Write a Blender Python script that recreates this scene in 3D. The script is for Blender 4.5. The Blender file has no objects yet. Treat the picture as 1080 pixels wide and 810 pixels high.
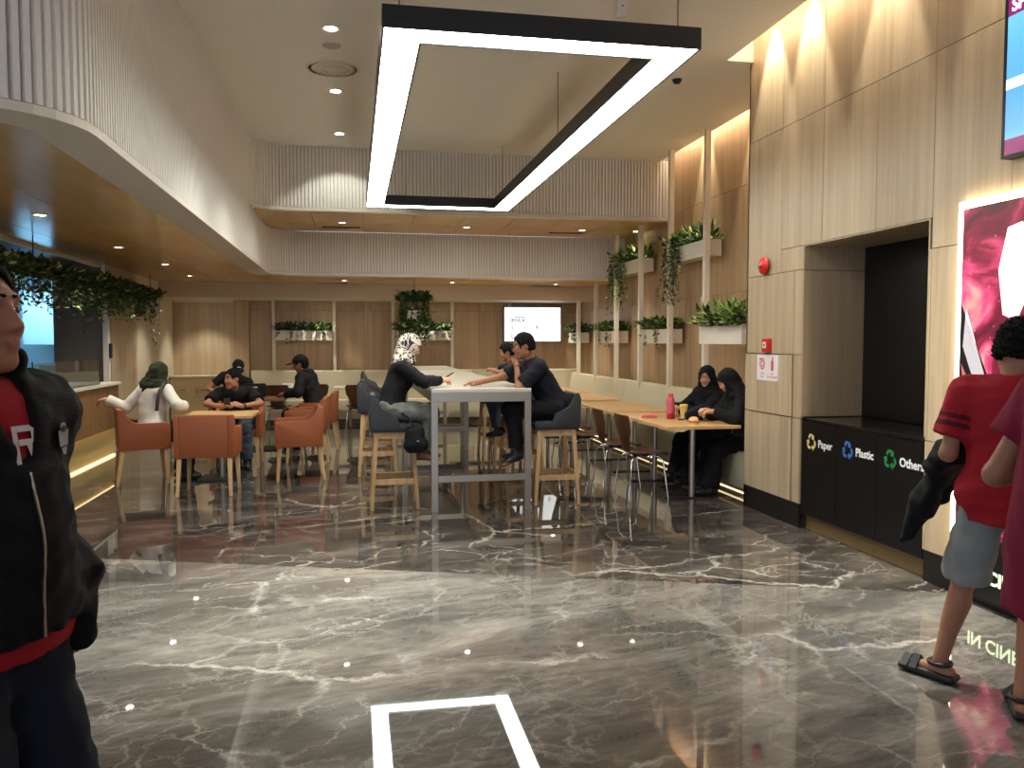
import bpy, bmesh, math, random
import numpy as np
from mathutils import Vector, Matrix
random.seed(7)
R = math.radians
sc = bpy.context.scene
col = sc.collection
# ------------------------------------------------------------------ camera
FPX, EYE = 870.0, 1.55
PITCH = math.atan(45/FPX)
YAW = math.atan(167/FPX*math.cos(PITCH))
cf = Vector((math.sin(YAW)*math.cos(PITCH), math.cos(YAW)*math.cos(PITCH), -math.sin(PITCH)))
cr = Vector((math.cos(YAW), -math.sin(YAW), 0))
cu = cr.cross(cf)
cam_d = bpy.data.cameras.new('camera')
cam = bpy.data.objects.new('camera', cam_d); col.objects.link(cam)
cam.matrix_world = Matrix(((cr.x, cu.x, -cf.x, 0), (cr.y, cu.y, -cf.y, 0), (cr.z, cu.z, -cf.z, EYE), (0, 0, 0, 1)))
cam_d.sensor_fit = 'HORIZONTAL'; cam_d.sensor_width = 36; cam_d.lens = 36*FPX/1080
cam_d.clip_start = .05; cam_d.clip_end = 200
sc.camera = cam
def at(x, y, ax, v):
    "the point where the line of sight through photo pixel (x, y) meets the plane ax = v"
    d = cf*FPX + cr*(x-540) + cu*(405-y)
    i = 'XYZ'.index(ax)
    t = (v-(0, 0, EYE)[i])/d[i]
    return Vector((0, 0, EYE)) + d*t
# ------------------------------------------------------------------ world, view, light levels
w = bpy.data.worlds.new('world'); sc.world = w; w.use_nodes = True
w.node_tree.nodes['Background'].inputs[0].default_value = (.42, .48, .60, 1)
w.node_tree.nodes['Background'].inputs[1].default_value = 1.75
vs = sc.view_settings
vs.view_transform = 'Standard'; vs.look = 'None'; vs.exposure = 0.66; vs.gamma = 1.0; vs.use_curve_mapping = False
sc.cycles.use_denoising = True
sc.cycles.max_bounces = 8; sc.cycles.diffuse_bounces = 6; sc.cycles.glossy_bounces = 4
sc.cycles.sample_clamp_indirect = 4.0
sc.cycles.caustics_reflective = False; sc.cycles.caustics_refractive = False
PENDANT_E = 14.0
DOWN_W = 90.0          # watts of a recessed downlight
WASH_W = 130.0          # watts of a wall-washing spot in the cove
WARM = (.98, .96, .80); NEUT = (.96, 1.0, .91)
# ------------------------------------------------------------------ materials
MATS = {}
def lin(c):
    return tuple(((v/255)/12.92 if v/255 <= .04045 else ((v/255+.055)/1.055)**2.4) for v in c)
def mat(name, rgb, rough=.5, metal=0.0, spec=.5, emit=None, es=0.0, alpha=None):
    if name in MATS: return MATS[name]
    m = bpy.data.materials.new(name); m.use_nodes = True
    b = m.node_tree.nodes['Principled BSDF']
    c = lin(rgb)
    b.inputs['Base Color'].default_value = (*c, 1)
    b.inputs['Roughness'].default_value = rough; b.inputs['Metallic'].default_value = metal
    b.inputs['Specular IOR Level'].default_value = spec
    if emit is not None:
        b.inputs['Emission Color'].default_value = (*emit, 1); b.inputs['Emission Strength'].default_value = es
    MATS[name] = m; return m
def nodes(m): return m.node_tree.nodes, m.node_tree.links, m.node_tree.nodes['Principled BSDF']
def ramp(n, stops):
    r = n.new('ShaderNodeValToRGB'); e = r.color_ramp.elements
    while len(e) < len(stops): e.new(.5)
    for k, (p, c) in enumerate(stops):
        e[k].position = p; e[k].color = (*c, 1) if len(c) == 3 else c
    return r
def wood(name, dark, light, scale=(14, 14, .8), rough=.42, bump=.04):
    m = mat(name, light, rough); n, l, b = nodes(m)
    tc = n.new('ShaderNodeTexCoord'); mp = n.new('ShaderNodeMapping'); mp.inputs['Scale'].default_value = scale
    l.new(tc.outputs['Object'], mp.inputs[0])
    oi = n.new('ShaderNodeObjectInfo'); ad = n.new('ShaderNodeVectorMath'); ad.operation = 'ADD'
    l.new(mp.outputs[0], ad.inputs[0])
    mu = n.new('ShaderNodeMath'); mu.operation = 'MULTIPLY'; mu.inputs[1].default_value = 37.0
    l.new(oi.outputs['Random'], mu.inputs[0]); l.new(mu.outputs[0], ad.inputs[1])
    nz = n.new('ShaderNodeTexNoise'); nz.inputs['Scale'].default_value = 1.4; nz.inputs['Detail'].default_value = 6; nz.inputs['Roughness'].default_value = .62
    l.new(ad.outputs[0], nz.inputs['Vector'])
    r = ramp(n, [(.3, lin(dark)), (.7, lin(light))]); l.new(nz.outputs['Fac'], r.inputs[0])
    hs = n.new('ShaderNodeHueSaturation'); l.new(r.outputs[0], hs.inputs['Color'])
    mr = n.new('ShaderNodeMapRange'); mr.inputs['To Min'].default_value = .93; mr.inputs['To Max'].default_value = 1.05
    l.new(oi.outputs['Random'], mr.inputs['Value']); l.new(mr.outputs[0], hs.inputs['Value'])
    l.new(hs.outputs[0], b.inputs['Base Color'])
    bp = n.new('ShaderNodeBump'); bp.inputs['Strength'].default_value = bump; bp.inputs['Distance'].default_value = .01
    l.new(nz.outputs['Fac'], bp.inputs['Height']); l.new(bp.outputs[0], b.inputs['Normal'])
    return m
def fabric(name, rgb, rough=.85, scale=220, bump=.12, var=.25):
    m = mat(name, rgb, rough, spec=.25); n, l, b = nodes(m)
    tc = n.new('ShaderNodeTexCoord')
    nz = n.new('ShaderNodeTexNoise'); nz.inputs['Scale'].default_value = scale; nz.inputs['Detail'].default_value = 2
    n2 = n.new('ShaderNodeTexNoise'); n2.inputs['Scale'].default_value = 9; n2.inputs['Detail'].default_value = 3
    l.new(tc.outputs['Object'], nz.inputs['Vector']); l.new(tc.outputs['Object'], n2.inputs['Vector'])
    c = lin(rgb)
    r = ramp(n, [(.25, tuple(v*(1-var) for v in c)), (.75, tuple(min(1, v*(1+var)) for v in c))])
    l.new(n2.outputs['Fac'], r.inputs[0]); l.new(r.outputs[0], b.inputs['Base Color'])
    bp = n.new('ShaderNodeBump'); bp.inputs['Strength'].default_value = bump; bp.inputs['Distance'].default_value = .004
    l.new(nz.outputs['Fac'], bp.inputs['Height']); l.new(bp.outputs[0], b.inputs['Normal'])
    return m
def marble(name, dark, mid, light, vein, rough, seed, ior, va=1.0):
    m = mat(name, mid, rough, spec=.5); n, l, b = nodes(m)
    b.inputs['IOR'].default_value = ior
    tc = n.new('ShaderNodeTexCoord'); mp = n.new('ShaderNodeMapping')
    mp.inputs['Location'].default_value = (seed*3.1, seed*1.7, 0); mp.inputs['Rotation'].default_value = (0, 0, R(-14))
    l.new(tc.outputs['Object'], mp.inputs[0])
    def scaled(vec, s, off):
        k = n.new('ShaderNodeMapping'); k.inputs['Scale'].default_value = s; k.inputs['Location'].default_value = (off, off*.7, 0); l.new(vec, k.inputs[0]); return k.outputs[0]
    def nz(vec, scale, det, ro=.55, dist=0.0):
        a = n.new('ShaderNodeTexNoise'); a.inputs['Scale'].default_value = scale; a.inputs['Detail'].default_value = det; a.inputs['Distortion'].default_value = dist; a.inputs['Roughness'].default_value = ro
        l.new(vec, a.inputs['Vector']); return a
    base = nz(scaled(mp.outputs[0], (.55, 1.5, 1), 0), 1.5, 9, .68, .5)
    r = ramp(n, [(.32, lin(dark)), (.50, lin(mid)), (.70, lin(light))]); l.new(base.outputs['Fac'], r.inputs[0])
    fn = nz(scaled(mp.outputs[0], (.6, 2.0, 1), 60), 9.0, 8, .72); rf = ramp(n, [(.30, (.66, .66, .66)), (.70, (1.30, 1.30, 1.30))]); l.new(fn.outputs['Fac'], rf.inputs[0])
    mf = n.new('ShaderNodeMixRGB'); mf.blend_type = 'MULTIPLY'; mf.inputs[0].default_value = 1.0; l.new(r.outputs[0], mf.inputs[1]); l.new(rf.outputs[0], mf.inputs[2])
    cur = mf.outputs[0]
    wob = nz(mp.outputs[0], 2.4, 8, .72); wv = n.new('ShaderNodeVectorMath'); wv.operation = 'MULTIPLY_ADD'; wv.inputs[1].default_value = (.42, .42, 0); l.new(wob.outputs['Color'], wv.inputs[0]); l.new(mp.outputs[0], wv.inputs[2])
    for s, wd, off, amt, lo in (((.42, .75, 1), .011, 5.2, .58, .46), ((.8, 1.5, 1), .011, 11.7, .55, .50), ((1.7, 3.2, 1), .016, 19.1, .40, .46), ((3.6, 6.5, 1), .03, 27.3, .22, .45)):
        v = n.new('ShaderNodeTexVoronoi'); v.feature = 'DISTANCE_TO_EDGE'; v.inputs['Scale'].default_value = 1.0; l.new(scaled(wv.outputs[0], s, off), v.inputs['Vector'])
        rv = ramp(n, [(0, (1, 1, 1)), (wd*.35, (.55, .55, .55)), (wd*1.5, (0, 0, 0))]); l.new(v.outputs['Distance'], rv.inputs[0])
        k = nz(scaled(mp.outputs[0], (1, 1, 1), off+40), 1.1, 4, .6); rk = ramp(n, [(lo, (0, 0, 0)), (lo+.16, (1, 1, 1))]); l.new(k.outputs['Fac'], rk.inputs[0])
        mu = n.new('ShaderNodeMath'); mu.operation = 'MULTIPLY'; l.new(rv.outputs[0], mu.inputs[0]); l.new(rk.outputs[0], mu.inputs[1])
        m2 = n.new('ShaderNodeMath'); m2.operation = 'MULTIPLY'; m2.inputs[1].default_value = min(1, amt*va); l.new(mu.outputs[0], m2.inputs[0])
        mx = n.new('ShaderNodeMixRGB'); mx.inputs[2].default_value = (*lin(vein), 1)
        l.new(m2.outputs[0], mx.inputs[0]); l.new(cur, mx.inputs[1]); cur = mx.outputs[0]
    l.new(cur, b.inputs['Base Color'])
    return m
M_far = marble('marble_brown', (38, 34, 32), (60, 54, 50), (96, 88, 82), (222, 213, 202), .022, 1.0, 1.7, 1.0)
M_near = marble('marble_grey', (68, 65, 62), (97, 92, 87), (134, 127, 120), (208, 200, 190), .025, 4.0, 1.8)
M_ceil = mat('ceiling_paint', (244, 240, 230), .8)
M_flute = mat('flute_paint', (236, 232, 225), .7)
M_flute_gap = mat('flute_gap_paint', (196, 190, 182), .8)
M_white = mat('white_paint', (222, 214, 200), .55)
M_cream = mat('cream_paint', (208, 194, 172), .6)
M_soffit = wood('soffit_veneer', (206, 160, 92), (230, 186, 116), (2.0, .35, 8), .20, .01)
M_panel = wood('panel_veneer', (170, 147, 118), (200, 177, 146), (9, 9, .35), .40, .02)
M_panel2 = wood('back_panel_veneer', (166, 136, 102), (196, 164, 126), (9, 9, .35), .42, .02)
M_niche = wood('niche_veneer', (160, 138, 110), (184, 160, 130), (9, 9, .35), .42, .02)
M_joint = mat('dark_joint', (60, 48, 36), .8)
M_black = mat('black_laminate', (14, 14, 15), .28)
M_blackm = mat('black_metal', (18, 18, 19), .45)
M_base = mat('baseboard_black', (24, 22, 21), .35)
M_plinth = mat('brown_plinth', (122, 98, 60), .45)
M_post = mat('post_paint', (226, 214, 194), .5)
M_oak = wood('oak_wood', (176, 138, 92), (208, 172, 124), (10, 10, 1.0), .45)
M_oaktop = wood('oak_top', (196, 152, 104), (220, 180, 130), (1.2, 10, 10), .35)
M_tan = mat('tan_leather', (142, 74, 36), .48)
M_charc = mat('charcoal_leather', (42, 44, 46), .42)
M_steel = mat('brushed_steel', (172, 164, 150), .38, 1.0)
M_chrome = mat('chrome', (210, 208, 205), .12, 1.0)
M_shell = wood('walnut_ply', (66, 40, 28), (96, 58, 40), (6, 6, 1.2), .32)
M_hightop = mat('pale_table_top', (206, 198, 184), .22)
M_bench = mat('cream_vinyl', (206, 194, 166), .45)
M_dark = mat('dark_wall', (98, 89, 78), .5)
M_led = mat('warm_led', (255, 220, 150), .5, emit=(1, .80, .46), es=1.3)
M_lens = mat('lamp_lens', (255, 245, 225), .5, emit=(1, .90, .72), es=22.0)
M_pend = mat('pendant_diffuser', (255, 255, 255), .5, emit=(.97, 1, .92), es=PENDANT_E)
M_glass = mat('clear_glass', (235, 240, 238), .02)
_b = nodes(M_glass)[2]; _b.inputs['Transmission Weight'].default_value = 1.0; _b.inputs['IOR'].default_value = 1.45
M_leafA = mat('leaf_dark', (38, 62, 26), .5); M_leafB = mat('leaf_mid', (72, 104, 40), .5)
M_leafC = mat('leaf_light', (150, 172, 84), .5); M_leafD = mat('leaf_pale', (206, 206, 160), .5)
M_stem = mat('stem_green', (52, 58, 30), .6); M_soil = mat('soil', (40, 30, 22), .9)
M_red = mat('red_plastic', (196, 34, 26), .35)
# ------------------------------------------------------------------ mesh helpers
class MB:
    def __init__(s): s.v = []; s.f = []; s.mi = []
    def add(s, vs_, fs_, m=0):
        o = len(s.v); s.v += [tuple(p) for p in vs_]; s.f += [tuple(i+o for i in q) for q in fs_]; s.mi += [m]*len(fs_); return s
    def box(s, x0, x1, y0, y1, z0, z1, m=0):
        return s.add([(x0, y0, z0), (x1, y0, z0), (x1, y1, z0), (x0, y1, z0), (x0, y0, z1), (x1, y0, z1), (x1, y1, z1), (x0, y1, z1)],
                     [(0, 3, 2, 1), (4, 5, 6, 7), (0, 1, 5, 4), (1, 2, 6, 5), (2, 3, 7, 6), (3, 0, 4, 7)], m)
    def bar(s, a, b, wa, da, wb=None, db=None, up=(0, 0, 1), m=0):
        a, b = Vector(a), Vector(b); d = (b-a).normalized(); u = Vector(up)
        if abs(d.dot(u)) > .98: u = Vector((0, 1, 0))
        x = d.cross(u).normalized(); y = x.cross(d).normalized()
        wb = wa if wb is None else wb; db = da if db is None else db
        vs_ = [a+x*i*wa/2+y*j*da/2 for i, j in ((-1, -1), (1, -1), (1, 1), (-1, 1))]+[b+x*i*wb/2+y*j*db/2 for i, j in ((-1, -1), (1, -1), (1, 1), (-1, 1))]
        return s.add(vs_, [(0, 1, 2, 3), (7, 6, 5, 4), (0, 4, 5, 1), (1, 5, 6, 2), (2, 6, 7, 3), (3, 7, 4, 0)], m)
    def prism(s, poly, axis, lo, hi, m=0):
        n = len(poly); mk = {'X': lambda p, t: (t, p[0], p[1]), 'Y': lambda p, t: (p[0], t, p[1]), 'Z': lambda p, t: (p[0], p[1], t)}[axis]
        vs_ = [mk(p, lo) for p in poly]+[mk(p, hi) for p in poly]
        fs_ = [tuple(range(n)), tuple(range(2*n-1, n-1, -1))]+[(i, i+n, (i+1) % n+n, (i+1) % n) for i in range(n)]
        return s.add(vs_, fs_, m)
    def tube(s, pts, r, k=10, m=0, r2=None):
        pts = [Vector(p) for p in pts]; n = len(pts); rings = []; pu = None
        for i, p in enumerate(pts):
            d = (pts[min(i+1, n-1)]-pts[max(i-1, 0)]).normalized()
            if pu is None:
                pu = Vector((0, 0, 1)) if abs(d.z) < .9 else Vector((1, 0, 0))
            x = d.cross(pu).normalized(); pu = x.cross(d).normalized()
            rr = r if r2 is None else r+(r2-r)*i/(n-1)
            rings.append([p+x*math.cos(2*math.pi*j/k)*rr+pu*math.sin(2*math.pi*j/k)*rr for j in range(k)])
        vs_ = [q for g in rings for q in g]; fs_ = []
        for i in range(n-1):
            for j in range(k): fs_.append((i*k+j, i*k+(j+1) % k, (i+1)*k+(j+1) % k, (i+1)*k+j))
        fs_ += [tuple(range(k-1, -1, -1)), tuple((n-1)*k+j for j in range(k))]
        return s.add(vs_, fs_, m)
    def lathe(s, prof, k=20, c=(0, 0, 0), m=0):
        n = len(prof); vs_ = [(c[0]+r*math.cos(2*math.pi*j/k), c[1]+r*math.sin(2*math.pi*j/k), c[2]+z) for r, z in prof for j in range(k)]; fs_ = []
        for i in range(n-1):
            for j in range(k): fs_.append((i*k+j, i*k+(j+1) % k, (i+1)*k+(j+1) % k, (i+1)*k+j))
        fs_ += [tuple(range(k-1, -1, -1)), tuple((n-1)*k+j for j in range(k))]
        return s.add(vs_, fs_, m)
    def mesh(s, name, mats, smooth=None, bevel=0):
        me = bpy.data.meshes.new(name); me.from_pydata(s.v, [], s.f)
        for x in (mats if isinstance(mats, (list, tuple)) else [mats]): me.materials.append(x)
        me.polygons.foreach_set('material_index', s.mi)
        bm = bmesh.new(); bm.from_mesh(me)
        if bevel:
            bmesh.ops.bevel(bm, geom=[e for e in bm.edges if len(e.link_faces) == 2 and e.calc_face_angle(0) > .5], offset=bevel, segments=2, profile=.6, affect='EDGES', clamp_overlap=True)
        bmesh.ops.recalc_face_normals(bm, faces=bm.faces)
        bm.to_mesh(me); bm.free()
        if smooth is not None:
            me.polygons.foreach_set('use_smooth', [True]*len(me.polygons))
            me.set_sharp_from_angle(angle=R(smooth))
        return me
    def build(s, name, mats, parent=None, smooth=None, bevel=0):
        return link(name, s.mesh(name, mats, smooth, bevel), parent)
def link(name, data, parent=None, loc=None):
    o = bpy.data.objects.new(name, data); col.objects.link(o)
    if parent is not None: o.parent = parent
    if loc is not None: o.location = loc
    return o
def tag(o, label=None, cat=None, group=None, kind=None):
    for k, v in (('label', label), ('category', cat), ('group', group), ('kind', kind)):
        if v: o[k] = v
    return o
def thing(name, label, cat, loc=(0, 0, 0), rz=0.0, group=None):
    o = bpy.data.objects.new(name, None); col.objects.link(o); o.empty_display_size = .1
    o.location = loc; o.rotation_euler = (0, 0, rz)
    return tag(o, label, cat, group)
def struct(o): o['kind'] = 'structure'; return o
KIDS = {}
def children(o): return [c for c in bpy.data.objects if c.parent == o]
def copy_thing(root, loc, rz, label, group=None):
    r = root.copy(); col.objects.link(r); r.location = loc; r.rotation_euler = (0, 0, rz); r['label'] = label
    if group: r['group'] = group
    for ch in children(root):
        c = ch.copy(); col.objects.link(c); c.parent = r
        for g in children(ch):
            d = g.copy(); col.objects.link(d); d.parent = c
    return r
def face_to(dx, dy): return math.atan2(dy, dx)-math.pi/2
def text_mesh(txt, size, name, m, parent, loc, xdir, zdir, extrude=.0008, align='LEFT', bold=0.0):
    cu_ = bpy.data.curves.new(name, 'FONT'); cu_.body = txt; cu_.size = size; cu_.extrude = extrude; cu_.align_x = align; cu_.offset = bold; cu_.resolution_u = 3
    t = bpy.data.objects.new('tmp', cu_); col.objects.link(t)
    dg = bpy.context.evaluated_depsgraph_get(); me = bpy.data.meshes.new_from_object(t.evaluated_get(dg))
    bpy.data.objects.remove(t)
    me.materials.clear(); me.materials.append(m); me.name = name
    x = Vector(xdir).normalized(); z = Vector(zdir).normalized(); y = x.cross(z)*-1
    nrm = x.cross(z)
    mw = Matrix(((x.x, z.x, nrm.x, loc[0]), (x.y, z.y, nrm.y, loc[1]), (x.z, z.z, nrm.z, loc[2]), (0, 0, 0, 1)))
    me.transform(mw)
    return link(name, me, parent)
# ------------------------------------------------------------------ the setting
XR, XF, YP, YB = 3.62, 4.50, 7.20, 16.30       # near right wall, recessed right wall, end of the pier, back wall
ZC, Z1, Z2, Z3 = 4.10, 3.27, 2.58, 2.32        # ceiling, first soffit, low soffit, beam underside
XL, Y1, Y2, Y3 = -1.29, 11.25, 13.40, 15.20    # left bulkhead, first and second cross bulkheads, beam
# floors: the joint between the two marbles runs slightly askew to the room
ja, jb = Vector((-1.91, 6.32)), Vector((3.53, 4.44)); jd = (jb-ja)/(jb.x-ja.x)
jl = ja+jd*(-9-ja.x); jr = ja+jd*(6-ja.x)
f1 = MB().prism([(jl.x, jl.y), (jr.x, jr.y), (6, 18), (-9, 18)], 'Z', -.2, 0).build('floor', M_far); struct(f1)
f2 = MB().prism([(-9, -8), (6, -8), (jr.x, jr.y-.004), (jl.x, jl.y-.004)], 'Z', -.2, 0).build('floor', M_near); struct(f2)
# main ceiling with the two light coves left open along the right wall
c = MB()
c.box(-9, 3.36, -8, 3.9, ZC, ZC+.12); c.box(XL-.14, 3.36, 3.9, 7.14, ZC, ZC+.12); c.box(XL-.14, 4.30, 7.14, Y1+.2, ZC, ZC+.12)
c.box(3.2, 4.8, -8, Y1+.2, ZC+.42, ZC+.5)
c.box(3.30, 3.36, -8, 7.14, ZC+.12, ZC+.42); c.box(4.24, 4.30, 7.2, Y1+.2, ZC+.12, ZC+.42); c.box(3.36, 4.30, 7.14, 7.2, ZC+.12, ZC+.42)
struct(c.build('ceiling', M_ceil))
# ---- fluted bulkheads
PITCHF = .047
def slat_mesh(h):
    return MB().prism([(-.018, 0), (.018, 0), (.0135, .026), (-.0135, .026)], 'Z', 0, h).mesh('slat', M_flute)
def walk(path, pitch):
    "points and outward normals at even spacing along a polyline (outward = right of travel)"
    out = []; acc = 0.0
    for (x0, y0), (x1, y1) in zip(path, path[1:]):
        L = math.hypot(x1-x0, y1-y0); tx, ty = (x1-x0)/L, (y1-y0)/L; t = -acc
        if t < 0: t += pitch
        while t <= L:
            out.append((x0+tx*t, y0+ty*t, ty, -tx)); t += pitch
        acc = (L-(t-pitch)) % pitch
    return out
def flutes(parent, path, z0, z1, single):
    me = slat_mesh(z1-z0); rest = MB()
    for x, y, nx, ny in walk(path, PITCHF):
        a = math.atan2(ny, nx)-math.pi/2
        if single(x, y):
            o = link('slat', me, parent, (x, y, z0)); o.rotation_euler = (0, 0, a)
        else:
            ca, sa = math.cos(a), math.sin(a)
            q = [(x+px*ca-py*sa, y+px*sa+py*ca) for px, py in ((-.018, 0), (.018, 0), (.0135, .026), (-.0135, .026))]
            rest.prism(q, 'Z', z0, z1)
    if rest.v: tag(rest.build('fluting', M_flute, parent), kind='stuff')
def wallpath(name, path, z0, z1, th, m):
    mb = MB(); n = len(path); ins = []
    for i, p in enumerate(path):
        a = path[max(i-1, 0)]; b = path[min(i+1, n-1)]; L = math.hypot(b[0]-a[0], b[1]-a[1]); tx, ty = (b[0]-a[0])/L, (b[1]-a[1])/L
        ins.append((p[0]-ty*th, p[1]+tx*th))
    for i in range(n-1):
        mb.prism([path[i], path[i+1], ins[i+1], ins[i]], 'Z', z0, z1)
    return mb.build(name, m), ins
arc = lambda cx, cy, r, a0, a1, n=8: [(cx+r*math.cos(R(a0+(a1-a0)*i/n)), cy+r*math.sin(R(a0+(a1-a0)*i/n))) for i in range(n+1)]
front = [(-9.0, 4.02)]+arc(XL-.5, 4.52, .5, -90, 0)            # rounded near end of the left bulkhead
pA = front+[(XL, Y1)]
pB = [(XL, Y1)]+arc(XL+.6, Y2-.6, .6, 180, 90)+[(XF, Y2)]
pC = arc(XL+.5, Y1-.5, .5, 180, 90)+[(XF, Y1)]
bl, _ = wallpath('bulkhead', pA, Z2+.04, ZC, .14, M_flute_gap); struct(bl)
flutes(bl, [p for p in pA if p[0] > -9]+[], Z2+.05, ZC, lambda x, y: y < 6.3)
flutes(bl, [(-3.2, 4.02), (XL-.52, 4.02)], Z2+.05, ZC, lambda x, y: x > -2.0)
b2, _ = wallpath('bulkhead', pB, Z2+.04, Z1, .14, M_flute_gap); struct(b2)
flutes(b2, pB, Z2+.05, Z1, lambda x, y: False)
b1, _ = wallpath('bulkhead', pC, Z1+.03, ZC, .14, M_flute_gap); struct(b1)
flutes(b1, pC, Z1+.04, ZC, lambda x, y: False)
# painted rims under the bulkheads
def rim(path, z, wd, th, out=.030):
    o_, _ = None, None
    mb = MB(); n = len(path); A = []; B = []
    for i, p in enumerate(path):
        a = path[max(i-1, 0)]; b = path[min(i+1, n-1)]; L = math.hypot(b[0]-a[0], b[1]-a[1]); tx, ty = (b[0]-a[0])/L, (b[1]-a[1])/L
        A.append((p[0]+ty*out, p[1]-tx*out)); B.append((p[0]-ty*wd, p[1]+tx*wd))
    for i in range(n-1): mb.prism([A[i], A[i+1], B[i+1], B[i]], 'Z', z, z+th)
    return mb
struct(rim(pA+pB[1:], Z2, .25, .045).build('trim_1', M_white)); struct(rim(pC, Z1-.01, .07, .045).build('trim_2', M_white))
# ---- wooden soffits, laid in panels
def soffit(name, xs, ys, z, th, keep=lambda x, y: True, label=None):
    bk = MB().box(xs[0], xs[-1], ys[0], ys[-1], z+.02, z+th).build(name, M_joint); struct(bk)
    for x0, x1 in zip(xs, xs[1:]):
        for y0, y1 in zip(ys, ys[1:]):
            MB().box(x0+.003, x1-.003, y0+.003, y1-.003, z, z+.02).build('panel', M_soffit, bk)
    return bk
soffit('soffit', [-3.36, -2.95, -2.25, XL-.25], [4.27, 6.1, 7.9, 9.7, 11.5, 13.3, Y3], Z2+.004, .14)
soffit('soffit', [XL-.25, .3, 1.9, XF], [Y2+.05, Y3], Z2+.004, .14)
soffit('soffit', [XL, -.55, .15, .85, 1.55, 2.25, 2.95, 3.65, XF], [Y1+.06, 12.3, Y2], Z1+.004, .14)
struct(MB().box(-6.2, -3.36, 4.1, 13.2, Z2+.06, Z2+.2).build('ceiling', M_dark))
struct(MB().box(-3.42, -3.36, 4.1, 12.1, Z2-.03, Z2+.2).build('trim_3', M_white))
# low beam before the back wall, and the ceiling strip behind it
struct(MB().box(-3.5, XF, Y3, Y3+.2, Z3, Z2+.2).build('beam', M_cream))
struct(MB().box(-3.5, XF, Y3+.2, YB+.2, Z3, Z3+.1).build('ceiling', M_white))
# ---- near right wall: backing, niche and veneer panels
NY0, NY1, NZ1, NX = 4.71, 6.22, 2.335, 4.19
wr = MB()
wr.box(XR+.022, 4.9, NY1, YP-.022, 0, ZC+.45); wr.box(XR+.022, 4.9, -8, NY0, 0, ZC+.45); wr.box(XR+.022, 4.9, NY0, NY1, NZ1, ZC+.45); wr.box(NX, 4.9, NY0, NY1, 0, NZ1)
wr = struct(wr.build('wall_right', M_joint))
ys = [7.2, 6.58, 5.95, 5.28, 4.69, 4.05, 3.42, 2.79, 2.16, 1.53, .9, .27, -.4, -2]; zs = [.2, .91, 2.14, 3.37, ZC+.42]
def wpanel(y0, y1, z0, z1, m=None, x0=XR): return MB().box(x0, x0+.022, y0+.0025, y1-.0025, z0+.0025, z1-.0025).build('panel', m or M_panel, wr)
for a, b in zip(ys, ys[1:]):
    for z0, z1 in zip(zs, zs[1:]):
        if a <= 7.2 and b >= 4.69 and z1 <= 2.2: continue
        if z0 == 2.14 and b >= 4.69 and a <= 6.58:
            if a > NY1: wpanel(NY1, a, z0, NZ1); 
            wpanel(b, a, NZ1, z1)
        else: wpanel(b, a, z0, z1)
wpanel(6.36, YP, 1.44, 2.14); wpanel(NY1, 6.36, 1.44, 2.14); wpanel(NY1, 6.35, .91, 1.44); wpanel(NY1, 6.35, .2, .91)
wpanel(4.69, NY0, .2, .91); wpanel(4.69, NY0, .91, 2.14)
for z0, z1 in zip(zs, zs[1:]):     # return face of the pier and niche linings
    MB().box(XR, XF, YP-.022, YP, z0+.0025, z1-.0025).build('panel', M_panel, wr)
MB().box(XR+.001, NX-.02, NY1-.012, NY1, .93, 2.13).build('panel', M_niche, wr); MB().box(XR+.001, NX-.02, NY1-.012, NY1, 2.135, NZ1-.012).build('panel', M_niche, wr)
MB().box(XR+.001, NX-.02, NY0, NY0+.012, .93, NZ1-.012).build('panel', M_niche, wr); MB().box(XR+.001, NX-.02, NY0, NY1, NZ1-.012, NZ1).build('panel', M_niche, wr)
MB().box(NX-.02, NX, NY0, NY1, .93, NZ1).build('niche_back', M_black, wr)
bb = MB().box(XR-.004, XR+.03, NY1+.0, YP+.004, 0, .2); bb.box(XR-.004, XF, YP-.03, YP+.004, 0, .2); bb.box(XR-.004, XR+.03, -8, NY0-.02, 0, .2)
struct(bb.build('baseboard_right', M_base))
# fire-hose cabinet door set in the pier
fd = thing('hose_cabinet_door', 'flush veneered cabinet door below the fire alarm bell', 'cabinet door', (XR, 6.78, .2))
MB().box(-.004, .02, -.41, .42, .0025, .705).build('door_panel', M_panel, fd); MB().box(-.004, .02, -.41, .42, .715, 1.235).build('door_panel', M_panel, fd)
MB().box(.012, .0215, -.43, -.41, 0, 1.24).build('shadow_gap', M_black, fd)
# ---- recessed right wall and back wall
wf = struct(MB().box(XF+.022, 4.9, YP, YB+.3, 0, ZC+.45).build('wall_right', M_joint))
for a, b in zip([7.2, 8.46, 9.61, 10.76, 11.91, 13.06, 14.21, 15.36], [8.46, 9.61, 10.76, 11.91, 13.06, 14.21, 15.36, YB]):
    for z0, z1 in ((0, .91), (.91, 2.14), (2.14, 3.37), (3.37, ZC+.42)):
        if a > 13 and z0 > 3: continue
        MB().box(XF, XF+.022, a+.0025, b-.0025, z0+.0025, z1-.0025).build('panel', M_panel2, wf)
wb = struct(MB().box(-3.6, 4.9, YB+.022, YB+.3, 0, Z2+.1).build('wall_back', M_joint))
xs_ = [-1.93, -1.48, -.92, -.36, .2, .75, 1.32, 1.9, 2.47, 3.05, 3.75, XF]
for a, b in zip(xs_, xs_[1:]):
    for z0, z1 in ((0, .91), (.91, 2.14), (2.14, Z3)):
        MB().box(a+.0025, b-.0025, YB, YB+.022, z0+.0025, z1-.0025).build('panel', M_panel2, wb)
for a, b in ((-3.3, -2.95), (-2.95, -2.55), (-2.55, -2.2)):      # lit niche above the recycling cabinet
    MB().box(a+.001, b-.001, YB-.02, YB+.022, .9, 2.27).build('panel', M_panel, wb)
MB().box(-2.2, -1.93, YB-.14, YB+.022, 0, Z3).build('pilaster', M_panel2, wb)
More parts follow.
